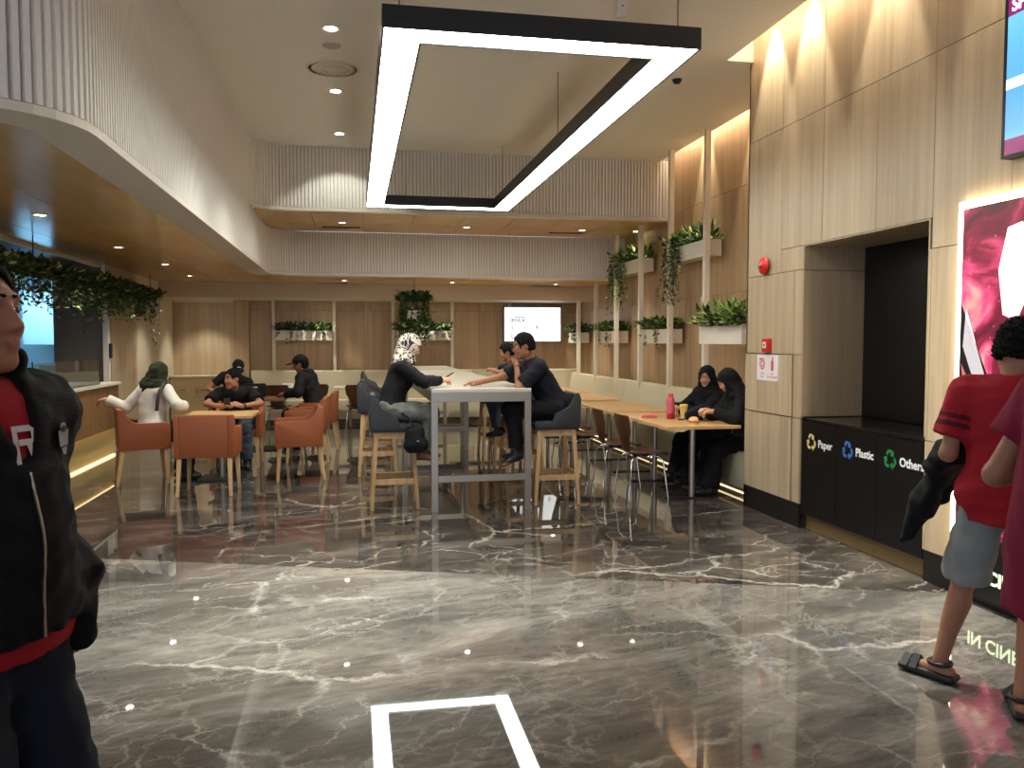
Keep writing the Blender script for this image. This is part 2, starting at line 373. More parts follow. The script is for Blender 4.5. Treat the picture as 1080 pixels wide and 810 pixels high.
MB().box(-3.32, -2.2, YB-.05, YB+.02, 2.27, Z3).build('niche_head', M_white, wb)
# left wall beyond the counter
wl = struct(MB().box(-3.5, -3.30, 12.205, YB+.3, 0, Z2+.1).build('wall_left', M_cream))
MB().box(-3.30, -3.285, 12.21, 13.6, 0, Z2).build('panel', M_panel, wl)
struct(MB().box(-3.34, -3.27, 12.04, 12.12, 0, Z2).build('trim_4', M_white))
# servery beyond the counter: dark end wall with an opening to a blue-lit kitchen
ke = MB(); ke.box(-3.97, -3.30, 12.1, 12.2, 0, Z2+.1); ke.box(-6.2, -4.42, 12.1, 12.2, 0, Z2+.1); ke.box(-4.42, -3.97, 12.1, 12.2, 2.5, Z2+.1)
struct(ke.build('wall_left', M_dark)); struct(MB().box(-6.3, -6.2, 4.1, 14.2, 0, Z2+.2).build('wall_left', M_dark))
kr = MB(); kr.box(-5.2, -3.5, 14.0, 14.1, 0, 2.6); kr.box(-5.3, -5.2, 12.2, 14.1, 0, 2.6); kr.box(-5.3, -3.5, 12.2, 14.1, 2.6, 2.7)
struct(kr.build('wall_kitchen', mat('kitchen_wall', (210, 220, 226), .6)))
# ---- white posts along the recessed wall and the back wall
PY = [8.12, 9.43, 10.58, 11.75, 12.9, 14.05, 15.2]
tn = 5
for y in PY:
    z1 = (ZC+.4) if y < Y1 else (Z1 if y < Y2 else Z2)
    if y > Y3-.05: z1 = Z3
    struct(MB().box(4.17, 4.235, y-.035, y+.035, .5, z1).build('trim_%d' % tn, M_post, None, bevel=.004)); tn += 1
for x in (-1.48, -.36, .75, 1.9, 3.05):
    struct(MB().box(x-.03, x+.03, YB-.16, YB-.10, .5, Z3).build('trim_%d' % tn, M_post, None, bevel=.004)); tn += 1
# ------------------------------------------------------------------ lamps of the place, plus unseen lobby ones added for light
def lamp(kind, loc, watts, color, angle, blend, radius, parent, aim=(0, 0, -1)):
    d = bpy.data.lights.new('spot', 'SPOT'); d.energy = watts; d.color = color; d.spot_size = R(angle); d.spot_blend = blend; d.shadow_soft_size = radius
    o = bpy.data.objects.new('lamp_light', d); col.objects.link(o); o.parent = parent; o.location = loc
    o.rotation_euler = Vector(aim).to_track_quat('-Z', 'Y').to_euler(); return o
ring_me = MB().lathe([(.040, -.002), (.056, -.008), (.060, -.002), (.060, .001), (.040, .001)], 20).mesh('trim_ring', M_white, 40)
lens_me = MB().lathe([(.001, -.003), (.040, -.003), (.040, .001), (.001, .001)], 20).mesh('lens', M_lens)
def downlight(x, y, z, label, group, watts=DOWN_W, color=WARM, angle=95, s=1.0, blend=.6, aim=(0, 0, -1)):
    t = thing('downlight', label, 'downlight', (x, y, z), 0, group)
    t.scale = (s, s, 1)
    link('trim_ring', ring_me, t); link('lens', lens_me, t)
    if watts: lamp('spot', (0, 0, -.012), watts, color, angle, blend, .05, t, aim)
    return t
for px, py, lb in ((349, 30, 'recessed downlight in the high ceiling just before the round air diffuser'), (354, 96, 'recessed downlight in the high ceiling just behind the round air diffuser'), (358, 141, 'recessed downlight in the high ceiling nearest the fluted bulkhead')):
    p = at(px, py, 'Z', ZC); downlight(p.x, p.y, ZC, lb, 'ceiling downlights', DOWN_W*(.35 if py > 140 else 1.6), NEUT, 80, 1.3, .35 if py > 140 else .6, (0, .42, -1) if py > 140 else (0, 0, -1))
for k, (px, py) in enumerate(((42, 227), (125, 261), (174, 279), (200, 291))):
    p = at(px, py, 'Z', Z2)
    downlight(p.x, p.y, Z2+.004, ('nearest', 'second nearest', 'third nearest', 'farthest')[k]+' recessed downlight in the wooden soffit before the counter', 'counter soffit downlights', DOWN_W*.9)
for k, (px, py) in enumerate(((361, 235), (492, 240), (614, 243))):
    p = at(px, py, 'Z', Z1)
    downlight(p.x, p.y, Z1+.004, ('leftmost', 'middle', 'rightmost')[k]+' recessed downlight in the upper wooden soffit', 'upper soffit downlights')
for k, (px, py) in enumerate(((363, 296), (477, 298), (586, 300))):
    p = at(px, py, 'Z', Z2)
    downlight(p.x, p.y, Z2+.004, ('leftmost', 'middle', 'rightmost')[k]+' recessed downlight in the low wooden soffit over the far tables', 'lower soffit downlights')
for k, (px, py) in enumerate(((214, 315), (338, 317), (459, 319), (572, 321))):
    p = at(px, py, 'Z', Z3)
    downlight(p.x, min(p.y, YB-.45), Z3, ('leftmost', 'second from left', 'third from left', 'rightmost')[k]+' small downlight in the white strip before the back wall', 'back strip downlights', DOWN_W*.55)
for x, y, w_ in ((-.15, 5.0, 'ahead of the viewer, left of the pendant'), (2.75, 4.5, 'ahead of the viewer, between the pendant and the wall'), (-.3, -.6, 'added unseen as fill, behind the viewer, left'), (2.2, -.6, 'added unseen as fill, behind the viewer, right'), (-2.6, 3.2, 'added unseen as fill, far left beside the rounded bulkhead'), (-3.6, -.8, 'added unseen as fill, far left behind the viewer')):  # those behind the viewer and far left are unseen, added to light the scene
    downlight(x, y, ZC, 'lobby ceiling downlight '+w_, 'lobby downlights', DOWN_W*((13 if x < 0 else 8) if y > 4 else 1.0), NEUT, 46 if y > 4 else 70, 1.3, 1.0)
# wall washers hidden in the two coves
for y, w_ in ((6.75, 'nearest the pier end'), (6.15, 'above the alarm bell'), (5.15, 'above the recycling bins'), (4.05, 'above the wall screen'), (3.0, 'right of the wall screen'), (1.9, 'beside the viewer')):
    t = thing('cove_spot', 'small spotlight in the near wall cove, '+w_, 'spotlight', (XR-.13, y, ZC+.38), 0, 'near cove spotlights')
    MB().lathe([(.03, 0), (.03, .04), (.02, .04)], 14).build('can', M_blackm, t); lamp('spot', (0, 0, -.01), WASH_W*.8, WARM, 46, .45, .03, t, (.16, 0, -1))
for y, w_ in ((7.75, 'just behind the pier'), (8.75, 'before the upper planter'), (10.1, 'above the upper planter')):
    t = thing('cove_spot', 'small spotlight in the planter wall cove, '+w_, 'spotlight', (XF-.11, y, ZC+.38), 0, 'far cove spotlights')
    MB().lathe([(.03, 0), (.03, .04), (.02, .04)], 14).build('can', M_blackm, t); lamp('spot', (0, 0, -.01), WASH_W, WARM, 44, .45, .03, t, (.14, 0, -1))
p = at(673, 237, 'Z', Z1)
downlight(4.36, 12.45, Z1+.004, 'recessed downlight grazing the planter wall under the upper soffit', 'wall grazing downlights', DOWN_W*1.2, WARM, 70, .8)
# cove strips
for x0, x1, y0, y1, g in ((3.37, 3.42, -2, 7.06, 'near'), (4.31, 4.36, 7.24, Y1-.05, 'far')):
    tag(MB().box(x0, x1, y0, y1, ZC+.20, ZC+.24).build('cove_strip', mat('cove_led', (255, 220, 160), .5, emit=(1, .90, .70), es=8.0)),
        'warm light strip hidden in the cove of the %s' % ('near veneered wall' if g == 'near' else 'planter wall'), 'light strip')
# ---- pendant: a long rectangular ring of light
pt = thing('pendant_light', 'large black rectangular ring pendant with glowing white underside', 'pendant light', (0, 0, 0))
PX0, PX1, PY0, PY1, PZ, PW = .17, 2.03, 4.66, 10.85, 3.27, .23
def ring(mb, x0, x1, y0, y1, z0, z1, wd):
    mb.box(x0, x1, y0, y0+wd, z0, z1); mb.box(x0, x1, y1-wd, y1, z0, z1); mb.box(x0, x0+wd, y0+wd, y1-wd, z0, z1); mb.box(x1-wd, x1, y0+wd, y1-wd, z0, z1); return mb
hb = MB(); ring(hb, PX0, PX1, PY0, PY1, PZ+.03, PZ+.125, PW)
ring(hb, PX0, PX1, PY0, PY1, PZ, PZ+.03, .012); ring(hb, PX0+PW-.012, PX1-PW+.012, PY0+PW-.012, PY1-PW+.012, PZ, PZ+.03, .012)
hb.build('housing', M_blackm, pt)
ring(MB(), PX0+.012, PX1-.012, PY0+.012, PY1-.012, PZ+.006, PZ+.03, PW-.024).build('diffuser', M_pend, pt)
for x in (PX0+.1, PX1-.1):
    for y in (PY0+.12, 7.75, PY1-.12):
        MB().tube([(x, y, PZ+.125), (x, y, ZC)], .0035, 6).build('suspension_cable', M_blackm, pt)
# ceiling fittings
p = at(351, 72, 'Z', ZC); t = thing('air_diffuser', 'round white ceiling air diffuser with concentric rings', 'air vent', (p.x, p.y, ZC))
for r0, r1, z in ((.225, .255, 0), (.165, .20, -.004), (.11, .145, -.008), (.001, .085, -.012)):
    MB().lathe([(r0, z), (r0, z-.012), (r1, z-.004), (r1, z+.004), (r0, z+.004)], 32).build('ring', M_white, t, 40)
MB().lathe([(.001, .001), (.24, .001), (.24, .003), (.001, .003)], 32).build('throat', M_blackm, t)
p = at(350, 48, 'Z', ZC); tag(MB().lathe([(.001, -.006), (.075, -.006), (.08, 0), (.001, 0)], 24, (p.x, p.y, ZC)).build('ceiling_speaker', M_flute_gap, None, 40), 'flat grey round ceiling speaker beside the air diffuser', 'speaker')
p = at(714, 86, 'Z', ZC-.06); t = thing('security_camera', 'small dome security camera on the ceiling right of the pendant', 'camera', (p.x, p.y, ZC))
MB().lathe([(.06, 0), (.06, -.03), (.05, -.04), (.001, -.04)], 20).build('base', M_white, t, 40); MB().lathe([(.045, -.04), (.042, -.06), (.03, -.078), (.001, -.085)], 20).build('dome', M_blackm, t, 60)
p = at(657, 8, 'Z', ZC-.12); t = thing('ceiling_bracket', 'slim pale bracket hanging from the ceiling above the pendant', 'bracket', (p.x, p.y, ZC))
MB().bar((0, 0, 0), (-.05, -.12, -.24), .07, .02).build('arm', M_white, t, None, .004)
for q in (.35, .6): MB().lathe([(.008, -.004), (.008, .004)], 10, (-.05*q, -.12*q-.012, -.24*q)).build('hole', M_blackm, t)
for k, (px, py, z, lb) in enumerate(((360, 240, Z1, 'slotted air grille in the upper soffit beside the leftmost downlight'), (597, 246, Z1, 'slotted air grille in the upper soffit beside the rightmost downlight'), (350, 299, Z2, 'slotted air grille in the low soffit over the far tables, left'), (575, 302, Z2, 'slotted air grille in the low soffit over the far tables, right'))):
    p = at(px, py, 'Z', z); t = thing('air_grille', lb, 'air vent', (p.x, p.y, z), 0, 'soffit grilles')
    for q in range(3): MB().box(-.28, .28, q*.04-.05, q*.04-.028, -.002, .004).build('slot', M_blackm, t)
# ------------------------------------------------------------------ smooth solids for people and clothes (signed distances, surface nets)
A3 = lambda v: np.array(v, float)
def nrm(v): v = A3(v); return v/(np.linalg.norm(v)+1e-12)
def RC(a, b, r1, r2=None, fr=None, flat=None, capa=False, capb=False):
    "tapered rod from a to b; fr and flat squash it along the axes of a frame; capa, capb end it flat"
    a, b = A3(a), A3(b); r2 = r1 if r2 is None else r2; rm = max(r1, r2)
    s = None if flat is None else 1/A3(flat); k = 1.0 if s is None else min(flat)
    def fn(p):
        q = p-a; ba = b-a
        if s is not None: q = (q@fr.T)*s; ba = (fr@ba)*s
        L = ba@ba+1e-12
        t = np.clip((q@ba)/L, 0, 1)
        d = (np.linalg.norm(q-t[:, None]*ba, axis=1)-(r1+(r2-r1)*t))*k
        if capa or capb:
            u = nrm(b-a)
            if capb: d = np.maximum(d, (p-b)@u)
            if capa: d = np.maximum(d, (a-p)@u)
        return d
    return fn, np.minimum(a, b)-rm, np.maximum(a, b)+rm
def EL(c, r, fr=None):
    c, r = A3(c), A3(r); fr = np.eye(3) if fr is None else fr
    def fn(p):
        q = (p-c)@fr.T
        k0 = np.linalg.norm(q/r, axis=1); k1 = np.linalg.norm(q/(r*r), axis=1)+1e-9
        return k0*(k0-1)/k1
    return fn, c-max(r), c+max(r)
def BX(c, h, fr, rd=.01):
    c, h = A3(c), A3(h)
    def fn(p):
        q = np.abs((p-c)@fr.T)-h+rd
        return np.linalg.norm(np.maximum(q, 0), axis=1)+np.minimum(q.max(axis=1), 0)-rd
    m = np.linalg.norm(h); return fn, c-m, c+m
class Solid:
    def __init__(s): s.ops = []; s.lo = A3((9, 9, 9)); s.hi = -s.lo; s.nz = None
    def u(s, *prims, k=.03):
        for p in prims:
            s.ops.append(('u', p[0], k)); s.lo = np.minimum(s.lo, p[1]); s.hi = np.maximum(s.hi, p[2])
        return s
    def sub(s, *prims, k=.01):
        for p in prims: s.ops.append(('s', p[0], k))
        return s
    def cut(s, pt, n):
        pt, n = A3(pt), nrm(n); s.ops.append(('c', lambda p: (p-pt)@n, 0)); return s
    def noise(s, amp, wl, seed=0): s.nz = (amp, wl, seed); return s
    def ev(s, p):
        d = None
        for t, f, k in s.ops:
            e = f(p)
            if d is None: d = e; continue
            if t == 'u':
                if k > 0:
                    h = np.clip(.5+.5*(e-d)/k, 0, 1); d = e+(d-e)*h-k*h*(1-h)
                else: d = np.minimum(d, e)
            elif t == 's':
                h = np.clip(.5-.5*(d+e)/k, 0, 1); d = d+(-e-d)*h+k*h*(1-h)
            else: d = np.maximum(d, e)
        if s.nz:
            a, wl, sd = s.nz; g = 2*math.pi/wl; rs = np.random.RandomState(sd)
            for q in range(4):
                v = rs.normal(size=3); v /= np.linalg.norm(v); d = d+a*.5*np.sin(p@v*g*(.7+.25*q)+rs.rand()*6+1.5*np.sin(p@rs.normal(size=3)*g*.3))
        return d
    def mesh(s, vox):
        lo = s.lo-3*vox-.01; n = np.ceil((s.hi+3*vox+.01-lo)/vox).astype(int); B = 4; n = ((n+B-1)//B)*B
        nb = n//B
        g = np.stack(np.meshgrid(*[np.arange(k) for k in nb], indexing='ij'), -1).reshape(-1, 3)
        cd = s.ev(lo+(g*B+(B-1)/2)*vox)
        D = np.repeat(np.repeat(np.repeat(cd.reshape(nb), B, 0), B, 1), B, 2).astype(np.float32)
        act = g[np.abs(cd) < vox*B*1.35+.012]
        off = np.stack(np.meshgrid(*[np.arange(B)]*3, indexing='ij'), -1).reshape(-1, 3)
        idx = (act[:, None, :]*B+off[None]).reshape(-1, 3)
        D[idx[:, 0], idx[:, 1], idx[:, 2]] = s.ev(lo+idx*vox)
        I = D < 0
        c = np.zeros(tuple(n-1), np.int8)
        for x in (0, 1):
            for y in (0, 1):
                for z in (0, 1): c += I[x:n[0]-1+x, y:n[1]-1+y, z:n[2]-1+z]
        cells = np.argwhere((c > 0) & (c < 8)); N = len(cells)
        if not N: return np.zeros((0, 3)), []
        ids = -np.ones(tuple(n-1), np.int64); ids[cells[:, 0], cells[:, 1], cells[:, 2]] = np.arange(N)
        acc = np.zeros((N, 3)); cnt = np.zeros(N)
        cor = [A3((x, y, z)).astype(int) for x in (0, 1) for y in (0, 1) for z in (0, 1)]
        val = [D[cells[:, 0]+k[0], cells[:, 1]+k[1], cells[:, 2]+k[2]] for k in cor]
        for i in range(8):
            for j in range(i+1, 8):
                if abs(cor[i]-cor[j]).sum() != 1: continue
                m = (val[i] < 0) != (val[j] < 0)
                t = np.where(m, val[i]/(val[i]-val[j]+1e-20), 0)
                pt = cor[i]+t[:, None]*(cor[j]-cor[i])
                acc[m] += pt[m]; cnt[m] += 1
        V = lo+(cells+acc/cnt[:, None])*vox
        F = []
        for ax in range(3):
            a1, a2 = (ax+1) % 3, (ax+2) % 3
            sl0 = [slice(None)]*3; sl1 = [slice(None)]*3; sl0[ax] = slice(0, -1); sl1[ax] = slice(1, None)
            e = np.argwhere(I[tuple(sl0)] != I[tuple(sl1)])
            e = e[(e[:, a1] > 0) & (e[:, a2] > 0) & (e[:, a1] < n[a1]-1) & (e[:, a2] < n[a2]-1)]
            q = []
            for d1, d2 in ((0, 0), (1, 0), (1, 1), (0, 1)):
                k = e.copy(); k[:, a1] -= d1; k[:, a2] -= d2; q.append(ids[k[:, 0], k[:, 1], k[:, 2]])
            Q = np.stack(q, 1); fl = I[e[:, 0], e[:, 1], e[:, 2]]
            Q[~fl] = Q[~fl][:, ::-1]; F.append(Q[(Q >= 0).all(1)])
        return V, np.concatenate(F)
def solid(name, parts, mats, parent, vox=None, S=1.0, pick=None):
    "one mesh object out of one or several solids [(solid, voxel)]"
    if isinstance(parts, Solid): parts = [(parts, vox)]
    Vs, Fs, o = [], [], 0
    for s, vx in parts:
        V, F = s.mesh(vx)
        if len(V) == 0: continue
        Vs.append(V); Fs.append(F+o); o += len(V)
    V = np.concatenate(Vs); F = np.concatenate(Fs)
    me = bpy.data.meshes.new(name)
    me.vertices.add(len(V)); me.vertices.foreach_set('co', (V*S).astype(np.float32).ravel())
    me.loops.add(F.size); me.loops.foreach_set('vertex_index', F.ravel().astype(np.int32))
    me.polygons.add(len(F)); me.polygons.foreach_set('loop_start', np.arange(0, F.size, 4, dtype=np.int32))
    me.polygons.foreach_set('use_smooth', np.ones(len(F), bool))
    for m in (mats if isinstance(mats, (list, tuple)) else [mats]): me.materials.append(m)
    if pick is not None:
        me.polygons.foreach_set('material_index', pick(V[F].mean(1)).astype(np.int32))
    me.update(calc_edges=True); me.validate()
    return link(name, me, parent)
# ------------------------------------------------------------------ people
def rotx(a): c, s = math.cos(R(a)), math.sin(R(a)); return A3(((1, 0, 0), (0, c, -s), (0, s, c)))
def rotz(a): c, s = math.cos(R(a)), math.sin(R(a)); return A3(((c, -s, 0), (s, c, 0), (0, 0, 1)))
def roty(a): c, s = math.cos(R(a)), math.sin(R(a)); return A3(((c, 0, s), (0, 1, 0), (-s, 0, c)))
def bend(a, t, l1, l2, pole):
    a, t = A3(a), A3(t); v = t-a; d = np.linalg.norm(v)
    if d > (l1+l2)*.995: t = a+v/d*(l1+l2)*.995; v = t-a; d = np.linalg.norm(v)
    u = v/d; x = (d*d+l1*l1-l2*l2)/(2*d); h = math.sqrt(max(l1*l1-x*x, 0))
    p = A3(pole); p = p-(p@u)*u; p = nrm(p)
    return a+u*x+p*h, t
# local frame of a person: +Y ahead, +X to the person's right, +Z up; measured for a height of 1.72
def skeleton(pelvis=(0, 0, .93), lean=3, side=0, twist=0, head=(0, 0), tilt=0, hands=None, feet=None, fat=1.0, fem=False, neck=1.0):
    k = {}; P = A3(pelvis); T = rotz(twist)@roty(side)@rotx(-lean)
    up, fw, rt = T@A3((0, 0, 1)), T@A3((0, 1, 0)), T@A3((1, 0, 0))
    k.update(P=P, up=up, fw=fw, rt=rt, fr=np.stack((rt, fw, up)), fat=fat, fem=fem)
    k['N'] = P+up*.50; sw = .165 if fem else .185
    k['sh'] = [k['N']-up*.055-rt*sw, k['N']-up*.055+rt*sw]      # 0 left, 1 right
    Hm = rotz(head[0])@roty(tilt)@rotx(-head[1]); hu, hf, hr = Hm@A3((0, 0, 1)), Hm@A3((0, 1, 0)), Hm@A3((1, 0, 0))
    k['HC'] = k['N']+nrm(up+hu+A3((0, .001, 0)))*.165*neck+hf*.018; k['hfr'] = np.stack((hr, hf, hu)); k['hr'], k['hf'], k['hu'] = hr, hf, hu
    hands = hands or {}
    dflt = {0: dict(w=P+A3((-.27, .05, -.12)), pole=(-.3, -1, 0)), 1: dict(w=P+A3((.27, .05, -.12)), pole=(.3, -1, 0))}
    k['el'], k['wr'], k['hd'], k['hn'], k['curl'] = [], [], [], [], []
    for i in (0, 1):
        h = {**dflt[i], **hands.get(i, {})}
        e, w_ = bend(k['sh'][i], h['w'], .285, .25, h['pole'])
        k['el'].append(e); k['wr'].append(w_)
        d = nrm(h.get('d', w_-e)); n = A3(h.get('n', (0, 0, -1))); n = nrm(n-(n@d)*d)
        k['hd'].append(d); k['hn'].append(n); k['curl'].append(h.get('curl', .35))
    feet = feet or {}
    fd = {0: dict(a=(-.10, 0, .085), pole=(-.08, 1, 0), d=(-.12, 1, 0)), 1: dict(a=(.10, 0, .085), pole=(.08, 1, 0), d=(.12, 1, 0))}
    k['hip'], k['kn'], k['an'], k['fd'] = [], [], [], []
    for i in (0, 1):
        f = {**fd[i], **feet.get(i, {})}; s = -1 if i == 0 else 1
        hp = P+(rotz(twist*.15)@A3((1, 0, 0)))*s*.088-A3((0, 0, .03)); kn, an = bend(hp, f['a'], .43, .42, f['pole'])
        k['hip'].append(hp); k['kn'].append(kn); k['an'].append(an); k['fd'].append(nrm(f['d']))
    return k
def torso(k, g=0.0):
    P, up, fr, f = k['P'], k['up'], k['fr'], k['fat']; o = [] 
    ch = .118 if k['fem'] else .132
    o.append(RC(k['hip'][0]+up*.03, k['hip'][1]+up*.03, .105*(.6+.4*f)+g, fr=fr, flat=(1, .92, 1)))
    o.append(RC(P+up*.04+k['fw']*.01*f, P+up*.18+k['fw']*.02*(f-1)*6, .118*f+g, .118*f+g, fr=fr, flat=(1, .80, 1)))
    o.append(RC(P+up*.17, P+up*.36, .120*(.4+.6*f)+g, ch*(.5+.5*f)+g, fr=fr, flat=(1, .74, 1)))
    o.append(RC(P+up*.30-k['rt']*.05, P+up*.37+k['rt']*0, .10+g, .11+g, fr=fr, flat=(1, .80, 1)))
    o.append(RC(k['sh'][0]+k['rt']*.02, k['sh'][1]-k['rt']*.02, .056+g, fr=fr, flat=(1, 1.0, 1)))
    if k['fem']:
        for s in (-1, 1): o.append(EL(P+up*.31+k['fw']*.085+k['rt']*s*.065, (.06+g, .055+g, .06+g), fr))
    return o
def hand(k, i, S_):
    w, d, n = k['wr'][i], k['hd'][i], k['hn'][i]; s = np.cross(d, n)*(1 if i == 1 else -1)    # s points to the thumb side
    c = k['curl'][i]
    S_.u(RC(w-d*.02, w+d*.02, .025, .026), k=.02)
    for q, (off, L, r) in enumerate(((.028, .075, .0085), (.009, .083, .009), (-.010, .077, .0085), (-.028, .062, .0075))):
        b = w+d*(.088-.004*abs(q-1))+s*off
        S_.u(RC(w+d*.02+s*off*.6, b, .017, .0125), k=.018)
        a1 = c*.9; m1 = b+(d*math.cos(a1)+n*math.sin(a1))*L*.52
        a2 = c*2.2; e = m1+(d*math.cos(a2)+n*math.sin(a2))*L*.5
        S_.u(RC(b, m1, r+.001, r), RC(m1, e, r, r*.8), k=.006)
    t0 = w+d*.025+s*.026; t1 = t0+(d*.6+s*.75+n*.35)*.04; t2 = t1+(d*.85+s*.25+n*.5*c)*.036
    S_.u(RC(t0, t1, .014, .011), RC(t1, t2, .0105, .0085), k=.010)
def head_solid(k, S_):
    C, r, f, u, fr = k['HC'], k['hr'], k['hf'], k['hu'], k['hfr']; fat = k['fat']
    S_.u(EL(C+u*.022-f*.012, (.074, .095, .098), fr), k=.03)
    S_.u(EL(C-u*.045+f*.022, (.060*(.75+.25*fat), .070, .072), fr), k=.035)
    S_.u(RC(C-u*.100+f*.066-r*.012, C-u*.100+f*.066+r*.012, .021), k=.025)
    S_.u(RC(C-u*.070-f*.01-r*.045, C-u*.070-f*.01+r*.045, .024), k=.03)
    S_.u(RC(C+f*.078+u*.034-r*.030, C+f*.078+u*.034+r*.030, .012), k=.014)
    
    S_.u(RC(C+f*.086+u*.016, C+f*.108-u*.026, .0085, .012), k=.012)
    S_.u(RC(C+f*.094-u*.030-r*.013, C+f*.094-u*.030+r*.013, .009), k=.010)
    S_.u(RC(C+f*.088-u*.058-r*.016, C+f*.088-u*.058+r*.016, .0070), RC(C+f*.086-u*.071-r*.013, C+f*.086-u*.071+r*.013, .0080), k=.006)
    pass
    S_.u(RC(C+f*.078-u*.026-r*.028, C+f*.062-u*.030-r*.046, .015), RC(C+f*.078-u*.026+r*.028, C+f*.062-u*.030+r*.046, .015), k=.02)
    S_.sub(*[EL(C+f*.099+u*.009+r*s_*.032, (.021, .022, .0125), fr) for s_ in (-1, 1)], k=.010)
    for s_ in (-1, 1): S_.u(EL(C-f*.010-u*.004+r*s_*.077, (.011, .020, .032), fr), k=.008)
def body_solid(k):
    S_ = Solid(); S_.u(*torso(k), k=.06)
    S_.u(RC(k['N']-k['up']*.03, k['HC']-k['hu']*.06-k['hf']*.015, .055, .050), k=.03)
    for i in (0, 1):
        S_.u(RC(k['sh'][i], k['el'][i], .047, .037), RC(k['el'][i], k['wr'][i], .037, .024), k=.02)
        S_.u(RC(k['hip'][i], k['kn'][i], .078, .052), RC(k['kn'][i], k['an'][i], .052, .034), k=.03)
        S_.u(RC(k['kn'][i]*.7+k['an'][i]*.3-k['fd'][i]*.012, k['kn'][i]*.45+k['an'][i]*.55, .048, .036), k=.03)
        fo = k['an'][i]-A3((0, 0, .05))
        S_.u(RC(fo-k['fd'][i]*.04, fo+k['fd'][i]*.14, .033, .024), k=.03)
    head_solid(k, S_)
    return S_
def hands_solid(k, which=(0, 1)):
    o = []
    for i in which:
        S_ = Solid(); hand(k, i, S_); o.append(S_)
    return o
# garments
def g_top(k, g=.016, sleeve=.55, hem=.02, collar=.0, loose=0.0):
    S_ = Solid(); S_.u(*torso(k, g), k=.07)
    P, up = k['P'], k['up']
    S_.u(RC(P-up*(hem+.0), P+up*.15, .122*k['fat']+g+loose, .118*k['fat']+g, fr=k['fr'], flat=(1, .84, 1), capa=True), k=.04)
    S_.u(RC(k['N']-up*.05, k['N']+up*(.015+collar), .075, .066, capb=True), k=.03)
    for i in (0, 1):
        sh, el, wr = k['sh'][i], k['el'][i], k['wr'][i]
        if sleeve <= 1: S_.u(RC(sh, sh+(el-sh)*sleeve, .053+g, .050+g+loose, capb=True), k=.035)
        else: S_.u(RC(sh, el, .050+g, .041+g), k=.035); S_.u(RC(el, el+(wr-el)*(sleeve-1), .041+g, .030+g+loose, capb=True), k=.03)
    S_.cut(P-up*hem, -up)
    return S_
def g_legs(k, g=.016, length=2.0, loose=0.0, rise=.10):
    S_ = Solid(); P, up = k['P'], k['up']
    S_.u(RC(k['hip'][0]+up*.03, k['hip'][1]+up*.03, .108*(.6+.4*k['fat'])+g, fr=k['fr'], flat=(1, .95, 1)), k=.05)
    S_.u(RC(P+up*.0, P+up*rise, .118*k['fat']+g*.5, .116*k['fat']+g*.3, fr=k['fr'], flat=(1, .82, 1), capb=True), k=.04)
    for i in (0, 1):
        h, n, a = k['hip'][i], k['kn'][i], k['an'][i]
        if length <= 1: S_.u(RC(h, h+(n-h)*length, .085+g, .062+g+loose, capb=True), k=.04)
        else:
            S_.u(RC(h, n, .085+g, .056+g+loose*.5), k=.04); S_.u(RC(n, n+(a-n)*(length-1), .056+g+loose*.5, .042+g+loose, capb=True), k=.03)
    return S_
def g_shoe(k, i, g=.010, sole=.0):
    a, d = k['an'][i], k['fd'][i]; S_ = Solid(); fo = a-A3((0, 0, .047))
    S_.u(RC(fo-d*.045, fo+d*.15, .037+g, .028+g), k=.02); S_.u(RC(a-A3((0, 0, .03)), a+nrm(k['kn'][i]-a)*.03, .042+g, .040+g, capb=True), k=.02)
    S_.cut(a-A3((0, 0, .084)), (0, 0, -1)); return S_
def g_hair(k, th=.013, front=.045, low=-.05, seed=1, amp=.004, wl=.03):
    C, r, f, u, fr = k['HC'], k['hr'], k['hf'], k['hu'], k['hfr']; S_ = Solid()
    S_.u(EL(C+u*.024-f*.014, (.076+th, .098+th, .101+th), fr)); S_.u(EL(C-u*.03-f*.045, (.066+th, .055+th, .07), fr), k=.03)
    S_.sub(EL(C+f*.118-u*.035, (.084, .098, .122), fr), k=.012)
    for s_ in (-1, 1): S_.sub(EL(C+f*.012-u*.03+r*s_*.082, (.03, .04, .05), fr), k=.01)
    S_.cut(C+u*low, -u); return S_.noise(amp, wl, seed)
def g_cap(k):
    C, r, f, u, fr = k['HC'], k['hr'], k['hf'], k['hu'], k['hfr']; S_ = Solid()
    S_.u(EL(C+u*.03-f*.010, (.088, .108, .105), fr)); S_.cut(C+u*.035, -u)
    B = Solid().u(EL(C+f*.135+u*.040, (.075, .075, .010), fr)); return S_, B
def g_hijab(k, back=.30, front=.24, th=0.0, seed=2, side=.0):
    C, r, f, u, fr, N, up, fw = k['HC'], k['hr'], k['hf'], k['hu'], k['hfr'], k['N'], k['up'], k['fw']; S_ = Solid()
    S_.u(EL(C+u*.014-f*.014, (.094+th, .116+th, .122+th), fr)); S_.u(RC(C-u*.06-f*.012, N-up*.0, .088+th, .10, fr=k['fr'], flat=(1, 1, 1)), k=.05)
    S_.u(RC(N-up*.01-k['rt']*.10, N-up*.01+k['rt']*.10, .085, fr=k['fr'], flat=(1, 1, 1)), k=.06)
    S_.u(RC(N+fw*.06, N+fw*.10-up*front, .09, .055, fr=k['fr'], flat=(1, .6, 1)), k=.05)
    S_.u(RC(N-fw*.05+k['rt']*side, N-fw*.075-up*back+k['rt']*side, .12, .035, fr=k['fr'], flat=(1, .5, 1)), k=.05)
    S_.sub(EL(C+f*.11-u*.022, (.060, .085, .082), fr), k=.012)
    return S_.noise(.004, .09, seed)
def M_skin(name, rgb):
    m = mat(name, rgb, .5, spec=.35); b = nodes(m)[2]
    b.inputs['Subsurface Weight'].default_value = .08; b.inputs['Subsurface Radius'].default_value = (.01, .004, .002); return m
